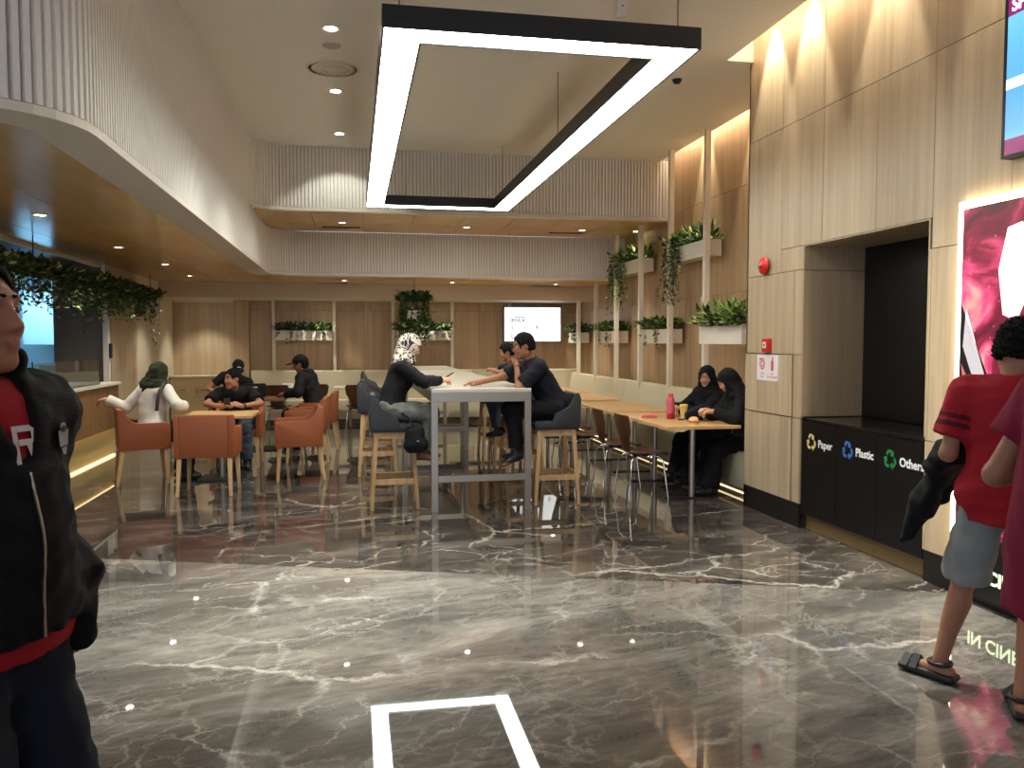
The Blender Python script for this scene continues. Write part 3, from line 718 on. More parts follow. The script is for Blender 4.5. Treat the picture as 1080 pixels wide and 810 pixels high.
M_skinA = M_skin('skin_tan', (160, 110, 84)); M_skinB = M_skin('skin_brown', (150, 100, 74)); M_skinC = M_skin('skin_light', (196, 146, 118))
M_hair = mat('black_hair', (14, 12, 11), .8, spec=.15); M_eye = mat('eye_white', (225, 218, 210), .2); M_iris = mat('eye_iris', (26, 16, 10), .15)
M_lip = mat('lip_tone', (150, 84, 72), .45)
SKIN = [None]
def person(label, loc, facing, height, k, skin, vox=.011, hand_vox=.0055, which=(0, 1)):
    t = thing('person', label, 'person', loc, face_to(*facing)); S = height/1.72; SKIN[0] = skin
    C, f, u = k['HC'], k['hf'], k['hu']; lipc = C+f*.092-u*.064
    def pick(c):
        q = (c-lipc)@k['hfr'].T
        return ((np.abs(q[:, 0])/.025+np.abs(q[:, 2])/.017 < 1.0) & (q[:, 1] > -.006)).astype(int)
    parts = [(body_solid(k), vox)]+[(h, hand_vox) for h in hands_solid(k, which)]
    solid('body', parts, [skin, M_lip], t, None, S, pick)
    return t, S
def eyes(k, t, S, brows=True):
    C, r, f, u, fr = k['HC'], k['hr'], k['hf'], k['hu'], k['hfr']
    for s_ in (-1, 1):
        c = C+f*.0715+u*.008+r*s_*.031
        solid('eye', Solid().u(EL(c, (.0135, .0135, .0135), fr)), [M_eye, M_iris], t, .003, S, lambda q, c=c: (np.linalg.norm(q-(c+f*.0135), axis=1) < .0068).astype(int))
        if brows: solid('eyelid', Solid().u(EL(c-f*.0005+u*.0012, (.0150, .0150, .0150), fr)).cut(c+u*.0045, -u), SKIN[0], t, .003, S); solid('eyebrow', Solid().u(RC(C+f*.090+u*.036+r*s_*.013, C+f*.080+u*.039+r*s_*.046, .0045, .003)), M_hair, t, .003, S)
def glasses(k, t, S):
    C, r, f, u = k['HC'], k['hr'], k['hf'], k['hu']; mb = MB()
    P_ = lambda a, b, c: tuple((C+r*a+f*b+u*c)*S)
    for s_ in (-1, 1):
        mb.tube([P_(s_*(.033+.024*math.cos(q)), .106, .006+.017*math.sin(q)) for q in np.linspace(0, 2*math.pi, 17)], .0022*S, 6)
        mb.tube([P_(s_*.057, .106, .010), P_(s_*.078, .08, .010), P_(s_*.084, -.01, .008)], .0022*S, 6)
    mb.tube([P_(-.010, .107, .010), P_(.010, .107, .010)], .002*S, 6)
    return mb.build('glasses', M_blackm, t, 60)
# ------------------------------------------------------------------ furniture
# ---- communal high tables
def high_table(label, x0, x1, y0, y1, zt):
    cx, cy = (x0+x1)/2, (y0+y1)/2; t = thing('high_table', label, 'table', (cx, cy, 0), 0, 'communal high tables'); a, b = (x1-x0)/2, (y1-y0)/2
    MB().box(-a, a, -b, b, zt-.03, zt).build('table_top', M_hightop, t, None, .004)
    fr = MB(); fr.box(-a, a, -b, -b+.05, zt-.12, zt-.031); fr.box(-a, a, b-.05, b, zt-.12, zt-.031); fr.box(-a, -a+.05, -b+.05, b-.05, zt-.12, zt-.031); fr.box(a-.05, a, -b+.05, b-.05, zt-.12, zt-.031)
    fr.build('apron', M_steel, t, None, .003)
    for sx in (-1, 1):
        for sy in (-1, 1):
            MB().box(sx*a-(.06 if sx > 0 else 0), sx*a+(.06 if sx < 0 else 0), sy*b-(.06 if sy > 0 else 0), sy*b+(.06 if sy < 0 else 0), 0, zt-.12).build('leg', M_steel, t, None, .003)
    for sy in (-1, 1):
        yy = sy*(b-.03); MB().box(-a+.06, a-.06, yy-.022, yy+.022, .27, .33).build('foot_rail', M_steel, t, None, .003)
    return t
high_table('long pale communal high table on steel legs, nearer of the two', .68, 1.60, 7.40, 11.7, 1.12)
high_table('pale communal high table behind the nearer one, before the back bench', .68, 1.60, 12.05, 14.5, 1.12)
# ---- bar stools
def bar_stool():
    t = thing('bar_stool', 'x', 'stool', (0, 0, 0), 0, 'bar stools at the high tables'); wd, dp = .175, .175
    st = MB().box(-.22, .22, -.20, .22, .715, .80).build('seat', M_charc, t, 50, .022)
    pr = [(-.225, .725), (-.20, .725), (-.16, .80), (-.165, 1.05), (-.18, 1.065), (-.215, 1.06), (-.235, 1.0)]
    MB().prism(pr, 'X', -.22, .22).build('backrest', M_charc, t, 40, .01)
    for s in (-1, 1):
        MB().prism([(-.22, .73), (-.22, 1.04), (-.17, 1.04), (-.11, .93), (.02, .87), (.05, .79), (.05, .73)], 'X', s*.205-.02, s*.205+.02).build('side_wing', M_charc, t, 40, .008)
    for sx in (-1, 1):
        for sy in (-1, 1):
            MB().bar((sx*.175, sy*.165, .715), (sx*.215, sy*.21, 0), .042, .042, .032, .032, up=(0, 1, 0)).build('leg', M_oak, t, None, .003)
    for s in (-1, 1):
        MB().box(-.18, .18, s*.165-.012, s*.165+.012, .655, .715).build('seat_rail', M_oak, t); MB().box(s*.172-.012, s*.172+.012, -.17, .17, .655, .715).build('seat_rail', M_oak, t)
        MB().box(s*.198-.012, s*.198+.012, -.19, .19, .235, .285).build('foot_rail', M_oak, t)
    MB().box(-.19, .19, .175, .199, .27, .31).build('foot_rail', M_oak, t); MB().box(-.19, .19, -.199, -.175, .27, .31).build('foot_rail', M_oak, t)
    return t
BS = bar_stool()
stools = [(.36, 7.80, 90, 'black bar stool under the woman in the patterned headscarf'), (.26, 9.75, 90, 'black bar stool left of the high table, next behind the patterned headscarf'), (.30, 10.75, 90, 'black bar stool left of the high table, third from the near end'),
          (.34, 12.6, 90, 'black bar stool left of the farther high table, nearer one'), (.34, 13.6, 90, 'black bar stool left of the farther high table, farthest'),
          (1.88, 7.75, -90, 'black bar stool under the man with glasses'), (1.86, 9.15, -90, 'black bar stool under the boy beside the man with glasses'), (1.90, 10.2, -90, 'black bar stool right of the high table, next behind the boy'), (1.90, 11.1, -90, 'black bar stool right of the nearer high table, last before its far end')]
for i, (x, y, a, lb) in enumerate(stools):
    rz = R(-a)
    if i == 0: BS.location = (x, y, 0); BS.rotation_euler = (0, 0, rz); BS['label'] = lb
    else: copy_thing(BS, (x, y, 0), rz, lb)
# ---- tan armchairs
def armchair():
    t = thing('armchair', 'x', 'armchair', (0, 0, 0), 0, 'tan leather armchairs')
    side = [(.265, .385), (.265, .655), (.255, .668), (-.06, .672), (-.11, .69), (-.15, .735), (-.185, .80), (-.20, .815), (-.255, .82), (-.262, .80), (-.25, .385)]
    for s in (-1, 1): MB().prism(side, 'X', s*.26-.028, s*.26+.028).build('armrest', M_tan, t, 40, .008)
    MB().prism([(-.25, .385), (-.19, .385), (-.20, .80), (-.21, .815), (-.255, .82), (-.265, .80)], 'X', -.232, .232).build('backrest', M_tan, t, 40, .008)
    MB().box(-.23, .23, -.19, .26, .385, .475).build('seat', M_tan, t, 50, .02)
    for sx in (-1, 1):
        for sy in (-1, 1):
            MB().bar((sx*.24, sy*.215, .385), (sx*.255, sy*.24-(.03 if sy < 0 else 0), 0), .045, .045, .03, .03, up=(0, 1, 0)).build('leg', M_oak, t, None, .003)
    return t
AC = armchair()
achairs = [(-1.47, 8.86, (0.03, 1), 'tan armchair with its back to the viewer at the square table'), (-2.30, 9.66, (.94, .30), 'tan armchair under the woman in the white top'),
           (-.62, 9.60, (-1, -.10), 'empty tan armchair turned left, nearest of the right-hand column'), (-.60, 11.05, (-1, .02), 'tan armchair just behind the nearest right-hand one, seen over its back'),
           (-.50, 12.35, (-1, .05), 'tan armchair under the person in the black jacket and cap'), (-1.42, 10.72, (0, -1), 'tan armchair under the man leaning on the square table'),
           (-1.85, 13.0, (.1, -1), 'tan armchair under the man with the dark cap')]
for i, (x, y, d, lb) in enumerate(achairs):
    if i == 0: AC.location = (x, y, 0); AC.rotation_euler = (0, 0, face_to(*d)); AC['label'] = lb
    else: copy_thing(AC, (x, y, 0), face_to(*d), lb)
# ---- square tables
def square_table(label, cx, cy, a, b, top):
    t = thing('square_table', label, 'table', (cx, cy, 0), 0, 'small square tables')
    MB().box(-a, a, -b, b, .71, .74).build('table_top', top, t, None, .004)
    MB().tube([(0, 0, .018), (0, 0, .71)], .035, 16).build('column', M_steel, t, 40); MB().box(-.24, .24, -.24, .24, 0, .018).build('base_plate', M_blackm, t, None, .004)
    return t
square_table('oak square table between the woman in white and the leaning man', -1.47, 9.72, .37, .38, M_oaktop)
square_table('square table before the person in the black jacket', -1.32, 12.3, .36, .36, wood('walnut_top', (96, 66, 44), (128, 92, 62), (1.2, 10, 10), .4))
# ---- plywood shell chairs
def shell_chair():
    t = thing('shell_chair', 'x', 'chair', (0, 0, 0), 0, 'brown shell chairs')
    prof = [(.215, .425), (.20, .445), (.12, .455), (.0, .447), (-.10, .445), (-.155, .462), (-.185, .51), (-.20, .58), (-.215, .68), (-.235, .79), (-.24, .83)]
    half = [.17, .195, .205, .20, .165, .115, .10, .125, .185, .20, .175]; nu = 8; V = []; F = []
    for (y, z), h in zip(prof, half):
        for j in range(nu+1):
            u = -1+2*j/nu; V.append((h*u, y-.0+.02*(u*u) if z > .5 else y, z+(.012*u*u if z < .5 else 0)))
    n = len(prof)
    for i in range(n-1):
        for j in range(nu): F.append((i*(nu+1)+j, i*(nu+1)+j+1, (i+1)*(nu+1)+j+1, (i+1)*(nu+1)+j))
    me = MB().add(V, F).mesh('shell', M_shell, 60)
    bm = bmesh.new(); bm.from_mesh(me); bmesh.ops.solidify(bm, geom=bm.faces[:], thickness=.011); bm.to_mesh(me); bm.free(); me.polygons.foreach_set('use_smooth', [True]*len(me.polygons)); me.set_sharp_from_angle(angle=R(50))
    link('shell', me, t)
    MB().lathe([(.085, .415), (.085, .438), (.001, .438)], 18).build('seat_mount', M_blackm, t, 40)
    for sx in (-1, 1):
        for sy in (-1, 1):
            MB().tube([(sx*.03, sy*.03, .425), (sx*.13, sy*.13, .418), (sx*.165, sy*.165, .38), (sx*.20, sy*.205, .01), (sx*.20, sy*.205, 0)], .0085, 8).build('leg', M_chrome, t, 60)
    return t
SC = shell_chair()
schairs = [(2.80, 7.78, (1, .05), 'brown shell chair at the near bench table, nearest the viewer'), (2.76, 8.45, (1, .0), 'brown shell chair at the near bench table, second from the viewer'), (2.66, 9.35, (1, .1), 'brown shell chair at the second bench table, nearer one'),
           (2.72, 10.2, (1, -.05), 'brown shell chair at the second bench table, farther one'), (2.80, 11.6, (1, 0), 'brown shell chair at the third bench table'), (.06, 14.1, (.05, 1), 'dark shell chair facing the back bench, left of the bar stools'),
           (-.62, 14.45, (0, 1), 'dark shell chair facing the back bench, half hidden by the black jacket'), (-1.25, 14.3, (.05, 1), 'dark shell chair facing the back bench, beside the dark cap')]
for i, (x, y, d, lb) in enumerate(schairs):
    if i == 0: SC.location = (x, y, 0); SC.rotation_euler = (0, 0, face_to(*d)); SC['label'] = lb
    else: copy_thing(SC, (x, y, 0), face_to(*d), lb)
# ---- bench tables along the planter wall
def bench_table(label, x0, x1, y0, y1, top=None, zt=.74, group='tables along the cream bench', along='y'):
    cx, cy = (x0+x1)/2, (y0+y1)/2; a, b = (x1-x0)/2, (y1-y0)/2; t = thing('bench_table', label, 'table', (cx, cy, 0), 0, group)
    MB().box(-a, a, -b, b, zt-.03, zt).build('table_top', top or M_oaktop, t, None, .004)
    for s in (-1, 1):
        qx, qy = (0, s*(b-.28)) if along == 'y' else (s*(a-.28), 0)
        MB().tube([(qx, qy, .012), (qx, qy, zt-.03)], .03, 14).build('column', M_steel, t, 40)
        MB().box(qx-.27, qx+.27, qy-.04, qy+.04, 0, .012).build('foot_plate', M_blackm, t, None, .003)
        MB().box(qx-.2, qx+.2, qy-.03, qy+.03, zt-.045, zt-.031).build('top_plate', M_blackm, t)
    return t
for i, (y0, y1) in enumerate(((7.36, 8.95), (9.05, 10.62), (11.05, 12.5), (12.6, 14.1))):
    bench_table(('nearest oak bench table, before the two women in black', 'second oak bench table from the viewer', 'third oak bench table from the viewer', 'farthest oak bench table along the planter wall')[i], 2.90, 3.66, y0, y1)
for i, (x0, x1) in enumerate(((-1.5, -.45), (-.35, .6), (1.75, 2.8))):
    bench_table(('pale table at the back bench behind the black jacket', 'pale table at the back bench before the dark shell chair', 'pale table at the back bench behind the boy')[i], x0, x1, 14.75, 15.4, M_hightop, .74, 'tables along the back bench', 'x')
# ---- upholstered benches
def bench(label, path_len, name='bench'):
    t = thing('bench', label, 'bench', (0, 0, 0), 0, 'cream benches'); return t
b_r = thing('bench', 'long cream upholstered bench along the planter wall', 'bench', (4.0, 7.2, 0), 0, 'cream benches'); LB = YB-.65-7.2
MB().box(-.19, .42, .02, LB, 0, .10).build('plinth', M_plinth, b_r); MB().prism([(-.25, .10), (-.27, .40), (-.25, .455), (.26, .455), (.26, .10)], 'Y', .01, LB).build('seat', M_bench, b_r, 40)
q = 0; segs = [0.01, 2.6, 5.2, LB]
for a, b in zip(segs, segs[1:]):
    MB().prism([(.10, .455), (.19, .93), (.21, .945), (.30, .945), (.32, .93), (.32, .455)], 'Y', a+.004, b-.004).build('backrest', M_bench, b_r, 40, .008)
MB().box(-.200, -.19, .05, LB-.05, .03, .045).build('light_strip', M_led, b_r)
b_b = thing('bench', 'cream upholstered bench along the back wall under the screen', 'bench', (1.2, YB, 0), 0, 'cream benches')
MB().box(-3.05, 3.2, -.55, -.02, 0, .10).build('plinth', M_plinth, b_b); MB().prism([(-.63, .10), (-.64, .42), (-.62, .455), (-.18, .455), (-.18, .10)], 'X', -3.1, 3.26).build('seat', M_bench, b_b, 40)
for a, b in ((-3.1, -1.0), (-1.0, 1.1), (1.1, 3.28)):
    MB().prism([(-.30, .455), (-.20, .98), (-.17, 1.0), (-.04, 1.0), (-.04, .455)], 'X', a+.004, b-.004).build('backrest', M_bench, b_b, 40, .008)
# ---- recycling station in the near wall
def recycle_icon(parent, m, c, s):
    "three chasing arrows, flat on the front (plane X, seen from -X)"
    mb = MB()
    for q in range(3):
        a = 90+120*q; ca, sa = math.cos(R(a)), math.sin(R(a))
        pl = [(-.52, .42), (-.30, .78), (.18, .78), (.30, .60), (.50, .72), (.42, .22), (-.02, .36), (.14, .46), (.06, .58), (-.14, .58), (-.28, .32)]
        P = [((x*sa+y*ca), (y*sa-x*ca)) for x, y in pl]
        mb.add([(c[0], c[1]-p[0]*s, c[2]+p[1]*s) for p in P]+[(c[0]+.001, c[1]-p[0]*s, c[2]+p[1]*s) for p in P], [tuple(range(11)), tuple(range(21, 10, -1))]+[(i, i+11, (i+1) % 11+11, (i+1) % 11) for i in range(11)])
    return mb.build('recycling_symbol', m, parent)
rs = thing('recycling_station', 'black built-in recycling bin station with paper, plastic and others symbols', 'recycling bin', (XR, 0, 0))
MB().box(.06, .55, NY0+.01, NY1-.01, 0, .13).build('plinth', M_plinth, rs); MB().box(.035, .56, NY0+.01, NY1-.01, .13, .895).build('body', M_black, rs)
MB().box(.004, .555, NY0+.006, NY1-.006, .898, .922).build('worktop', mat('black_counter', (22, 20, 19), .12), rs, None, .002)
wd = (NY1-NY0-.012)/3; M_wtext = mat('white_print', (225, 225, 225), .5)
for i, (tx, rgb) in enumerate((('Paper', (226, 208, 120)), ('Plastic', (60, 110, 190)), ('Others', (30, 120, 66)))):
    ya = NY1-.006-i*wd; d = MB().box(.008, .032, ya-wd+.002, ya-.002, .13, .893).build('bin_front', M_black, rs, None, .002)
    ic = (.0065, ya-wd*.30, .735); recycle_icon(d, mat('print_'+tx.lower(), rgb, .5), ic, .085)
    text_mesh(tx, .085, 'lettering', M_wtext, d, (.007, ya-wd*.50, .705), (0, -1, 0), (0, 0, 1), .0006, bold=.0022)
# ---- fire alarm bell, call point, sign
t = thing('alarm_bell', 'round red fire alarm bell on the veneered pier', 'alarm bell', (XR, 6.83, 2.22))
def xl(mb, prof, k=24): 
    m2 = MB().lathe(prof, k); mb.add([(-z, x, y) for x, y, z in m2.v], m2.f); return mb
xl(MB(), [(.045, 0), (.045, .02), (.001, .02)]).build('mount', M_blackm, t); xl(MB(), [(.075, .02), (.078, .03), (.07, .05), (.04, .064), (.001, .068)]).build('gong', M_red, t, 50); xl(MB(), [(.014, .066), (.014, .074), (.001, .076)], 12).build('bolt', M_steel, t, 40)
t = thing('call_point', 'small red fire alarm call point above the pink sign', 'call point', (XR, 6.77, 1.515))
MB().box(-.045, 0, -.05, .05, -.06, .06).build('case', M_red, t, None, .006); MB().box(-.047, -.045, -.028, .028, -.025, .03).build('window', mat('white_plastic', (232, 230, 226), .4), t); MB().box(-.048, -.047, -.010, .010, -.008, .012).build('mark', M_blackm, t)
t = thing('fire_sign', 'white sign with pink hose reel and extinguisher pictograms', 'sign', (XR-.004, 6.78, 1.315)); M_pink = mat('pink_print', (206, 70, 100), .5)
MB().box(-.004, 0, -.19, .19, -.115, .115).build('plate', mat('sign_white', (236, 228, 226), .45), t, None, .001)
m2 = MB(); 
for r0, r1 in ((.048, .036), (.028, .016)):
    m2.add([(-.0045, .09+rr*math.cos(2*math.pi*j/20), .035+rr*math.sin(2*math.pi*j/20)*1.1) for rr in (r0, r1) for j in range(20)], [(j, (j+1) % 20, (j+1) % 20+20, j+20) for j in range(20)])
m2.box(-.0047, -.0042, .12, .145, .07, .085); m2.build('hose_reel_pictogram', M_pink, t)
m2 = MB(); m2.add([(-.0045, -.09+y, .03+z) for y, z in ((-.022, -.055), (.022, -.055), (.022, .025), (.008, .045), (.008, .06), (-.022, .07), (-.022, .06), (-.008, .045), (-.022, .025))], [tuple(range(9))]); m2.build('extinguisher_pictogram', M_pink, t)
for y, z, tx in ((.09, -.062, 'HOSE'), (.09, -.09, 'REEL'), (-.09, -.062, 'FIRE'), (-.09, -.09, 'EXTINGUISHER')):
    text_mesh(tx, .026, 'lettering', M_pink, t, (-.0043, y, z), (0, -1, 0), (0, 0, 1), .0003, 'CENTER')
# ---- backlit poster
PY_0, PY_1, PZ_0, PZ_1 = 4.40, 3.05, .02, 2.38
t = thing('poster_lightbox', 'tall backlit magenta film poster with a glowing frame', 'poster', (XR-.006, 0, 0))
MB().box(-.05, 0, PY_1+.05, PY_0-.05, PZ_0+.06, PZ_1-.05).build('case', M_blackm, t)
M_halo = mat('poster_halo', (255, 240, 205), .5, emit=(1, .88, .62), es=5.5)
h = MB(); h.box(-.045, -.004, PY_1, PY_1+.04, .25, PZ_1); h.box(-.045, -.004, PY_0-.04, PY_0, .25, PZ_1); h.box(-.045, -.004, PY_1+.04, PY_0-.04, PZ_1-.04, PZ_1); h.build('edge_light', M_halo, t, None, .01)
mp = mat('poster_print', (150, 40, 80), .3); n, l, b = nodes(mp); tc = n.new('ShaderNodeTexCoord')
nz = n.new('ShaderNodeTexNoise'); nz.inputs['Scale'].default_value = 2.3; nz.inputs['Detail'].default_value = 5; nz.inputs['Distortion'].default_value = 1.2; l.new(tc.outputs['Object'], nz.inputs['Vector'])
rp = ramp(n, [(.34, lin((58, 14, 30))), (.47, lin((120, 30, 52))), (.56, lin((206, 70, 112))), (.66, lin((236, 150, 130))), (.78, lin((255, 240, 225)))]); l.new(nz.outputs['Fac'], rp.inputs[0])
vo = n.new('ShaderNodeTexVoronoi'); vo.inputs['Scale'].default_value = 16; l.new(tc.outputs['Object'], vo.inputs['Vector']); rv = ramp(n, [(.0, (1, .8, .8)), (.10, (0, 0, 0))]); l.new(vo.outputs['Distance'], rv.inputs[0])
ad = n.new('ShaderNodeMixRGB'); ad.blend_type = 'ADD'; ad.inputs[0].default_value = .6; l.new(rp.outputs[0], ad.inputs[1]); l.new(rv.outputs[0], ad.inputs[2])
l.new(ad.outputs[0], b.inputs['Base Color']); l.new(ad.outputs[0], b.inputs['Emission Color']); b.inputs['Emission Strength'].default_value = .55
MB().box(-.054, -.05, PY_1+.055, PY_0-.055, .42, PZ_1-.055).build('print', mp, t)
def slash(name, pts, m): MB().add([(-.0555, y, z) for y, z in pts]+[(-.0545, y, z) for y, z in pts], [tuple(range(len(pts))), tuple(range(2*len(pts)-1, len(pts)-1, -1))]+[(i, i+len(pts), (i+1) % len(pts)+len(pts), (i+1) % len(pts)) for i in range(len(pts))]).build(name, m, t)
M_pw = mat('print_white', (255, 240, 240), .4, emit=(1, .92, .92), es=.7); M_pk = mat('print_black', (24, 14, 18), .4); M_pr = mat('print_coral', (240, 120, 110), .4, emit=(.85, .25, .2), es=.8)
slash('dark_band', [(4.345, 1.78), (4.345, 1.25), (3.95, .75), (3.80, .75)], M_pk)
slash('pale_streak', [(4.30, 1.74), (4.32, 1.52), (4.16, 1.18), (4.12, 1.30)], M_pw); slash('coral_streak', [(4.33, 1.42), (4.30, 1.20), (4.12, .92), (4.08, 1.02)], M_pr)
slash('pale_blossom', [(4.00, 2.18), (3.90, 2.20), (3.80, 2.10), (3.82, 1.86), (3.92, 1.66), (4.02, 1.70), (4.06, 1.95)], M_pw)
MB().box(-.053, -.05, PY_1+.05, PY_0-.05, .06, .36).build('caption_strip', M_black, t)
text_mesh('IN CINEMAS', .11, 'lettering', mat('print_glow', (235, 255, 190), .5, emit=(.86, 1, .6), es=1.6), t, (-.0545, 4.22, .16), (0, -1, 0), (0, 0, 1), .0008, bold=.002)
# ---- upper wall screen
t = thing('wall_screen', 'large bright blue wall screen with a purple title bar, at the right edge', 'screen', (XR, 0, 0))
MB().box(-.07, 0, 2.5, 4.06, 2.56, 3.46).build('bezel', M_blackm, t, None, .004)
ms = mat('screen_sky', (90, 170, 245), .3); n, l, b = nodes(ms); tc = n.new('ShaderNodeTexCoord'); sx = n.new('ShaderNodeSeparateXYZ'); l.new(tc.outputs['Object'], sx.inputs[0])
mr = n.new('ShaderNodeMapRange'); mr.inputs['From Min'].default_value = 2.6; mr.inputs['From Max'].default_value = 3.4; l.new(sx.outputs['Z'], mr.inputs['Value'])
rp = ramp(n, [(0, lin((150, 205, 255))), (.14, lin((96, 160, 245))), (.42, lin((84, 160, 245))), (1, lin((120, 205, 255)))]); l.new(mr.outputs[0], rp.inputs[0]); l.new(rp.outputs[0], b.inputs['Emission Color']); b.inputs['Emission Strength'].default_value = .62
MB().box(-.073, -.07, 2.53, 4.03, 2.66, 3.325).build('picture', ms, t)
MB().box(-.074, -.073, 2.53, 4.03, 2.93, 2.985).build('white_bar', mat('screen_white', (245, 250, 255), .3, emit=(.9, .97, 1), es=.8), t)
M_pb = mat('screen_purple', (110, 20, 80), .3, emit=(.16, .012, .08), es=1.0)
MB().box(-.073, -.07, 2.53, 4.03, 3.325, 3.44).build('title_bar', M_pb, t); MB().box(-.073, -.07, 2.53, 4.03, 2.575, 2.66).build('footer_bar', M_pb, t)
M_sw = mat('screen_text', (240, 225, 250), .3, emit=(.85, .72, .95), es=1.2)
text_mesh('SHOWTIMES', .095, 'lettering', M_sw, t, (-.0738, 4.005, 3.347), (0, -1, 0), (0, 0, 1), .0006, bold=.003)
# ---- far screen
p0, p1 = at(532, 324, 'Y', YB-.22), at(591, 360, 'Y', YB-.22)
t = thing('wall_screen', 'bright white screen with hall numbers on the back wall', 'screen', (p0.x, YB-.22, p1.z)); W_, H_ = p1.x-p0.x, p0.z-p1.z
MB().box(-.02, W_+.02, 0, .06, -.02, H_+.02).build('bezel', M_blackm, t, None, .004)
MB().box(W_/2-.1, W_/2+.1, .06, .22, H_/2-.1, H_/2+.1).build('wall_mount', M_blackm, t)
MB().box(0, W_, -.003, 0, 0, H_).build('picture', mat('screen_bright', (255, 255, 255), .3, emit=(.86, .93, 1), es=.66), t)
M_st = mat('screen_print', (30, 70, 120), .4, emit=(.02, .05, .10), es=.4); M_sg = mat('screen_print_grey', (120, 130, 150), .4, emit=(.2, .22, .26), es=.5)
def stx(s, px, py, size, m=M_st):
    p = at(px, py, 'Y', YB-.22); text_mesh(s, size, 'lettering', m, t, (p.x-p0.x, -.006, p.z-p1.z), (1, 0, 0), (0, 0, 1), .0004)
stx('IMAX', 538, 340.5, .13)
for s, x, y in (('1', 539, 348.5), ('3', 551, 348.5), ('4', 564.5, 347.5), ('5', 538.5, 358), ('6', 551, 358), ('8', 578, 358)): stx(s, x, y, .13, M_sg if s in '38' else M_st)
MB().box(.2, .42, -.0038, -.003, H_*.70, H_*.72).build('title_rule', M_sg, t); MB().box(.65, .66, -.0038, -.003, H_*.30, H_*.80).build('divider', M_sg, t)
# ---- recycling cabinet under the lit niche
t = thing('recycling_cabinet', 'cream built-in recycling cabinet under the lit wooden niche', 'cabinet', (-2.72, YB-.03, 0)); M_cab = mat('cabinet_cream', (214, 186, 142), .5)
MB().box(-.56, .5, -.42, 0, .1, .885).build('body', M_cab, t); MB().box(-.5, .45, -.38, 0, 0, .1).build('plinth', M_base, t); MB().box(-.57, .51, -.44, 0, .885, .92).build('worktop', M_cream, t, None, .003)
for i, x0 in enumerate((-.555, -.205, .145)):
    d = MB().box(x0+.004, x0+.346, -.435, -.42, .11, .86).build('door', M_cab, t, None, .003)
    f = MB().box(x0+.06, x0+.29, -.439, -.435, .50, .74); f.build('flap', mat('cabinet_flap', (206, 176, 130), .5), d)
    if i == 1:
        m2 = MB()
        for q in range(3):
            a = R(90+120*q); m2.bar((x0+.12+.03*math.cos(a), -.441, .64+.03*math.sin(a)), (x0+.12+.03*math.cos(a+1.3), -.441, .64+.03*math.sin(a+1.3)), .003, .016, up=(0, 0, 1))
        m2.build('recycling_symbol', mat('print_navy', (52, 70, 120), .5), d)
    MB().box(x0+.17, x0+.26, -.441, -.439, .655, .67).build('label_print', mat('print_brown', (110, 80, 50), .5), d)
# ---- serving counter
t = thing('serving_counter', 'ribbed wooden serving counter with a pale top and glowing base', 'counter', (-3.16, 6.0, 0)); LC = 6.08
MB().box(-.72, .03, 0, LC, .965, 1.0).build('worktop', M_white, t, None, .004); MB().box(-.70, -.012, .01, LC-.01, .41, .965).build('carcass', M_joint, t); MB().box(-.70, -.07, .02, LC-.01, 0, .41).build('plinth', mat('lit_plinth', (214, 184, 120), .5), t)
sl = MB(); M_rib = wood('rib_wood', (128, 92, 56), (160, 118, 76), (10, 10, 1), .5)
for i in range(int(LC/.038)): sl.prism([(-.012, .01+i*.038), (.0, .012+i*.038), (.0, .030+i*.038), (-.012, .034+i*.038)], 'Z', .392, .962)
tag(sl.build('ribbed_front', M_rib, t), kind='stuff')
MB().box(-.06, -.035, .05, LC-.05, .40, .409).build('light_strip', mat('dim_led', (255, 220, 150), .5, emit=(1, .78, .40), es=1.6), t); MB().box(-.068, -.05, .05, LC-.05, .004, .022).build('floor_light_strip', M_led, t)
g0 = thing('sneeze_guard', 'clear glass screen standing on the serving counter', 'glass screen', (-3.2, 9.15, 1.0))
MB().box(-.012, 0, 0, 2.2, .02, .32).build('pane', M_glass, g0); MB().box(-.012, .0, -.012, 0, 0, .34).build('post', M_blackm, g0); MB().box(-.012, .0, 2.2, 2.212, 0, .34).build('post', M_blackm, g0); MB().box(-.02, .008, 0, 2.2, 0, .02).build('foot_rail', M_steel, g0)
t = thing('napkin_holder', 'small white box with red tops on the counter behind the glass', 'box', (-3.45, 9.6, 1.0)); MB().box(-.09, .09, -.12, .12, 0, .1).build('case', mat('white_plastic', (232, 230, 226), .4), t, None, .006)
for q in (-.05, .05): MB().lathe([(.02, .1), (.02, .14), (.008, .16), (.001, .16)], 12, (0, q, 0)).build('bottle_cap', M_red, t, 40)
t = thing('access_reader', 'small black card reader on the white corner trim by the counter', 'card reader', (-3.268, 12.08, 1.42)); MB().box(0, .03, -.035, .035, -.10, .10).build('case', M_blackm, t, None, .004); MB().box(.03, .032, -.02, .02, .02, .06).build('display', mat('reader_glass', (60, 66, 72), .1), t)
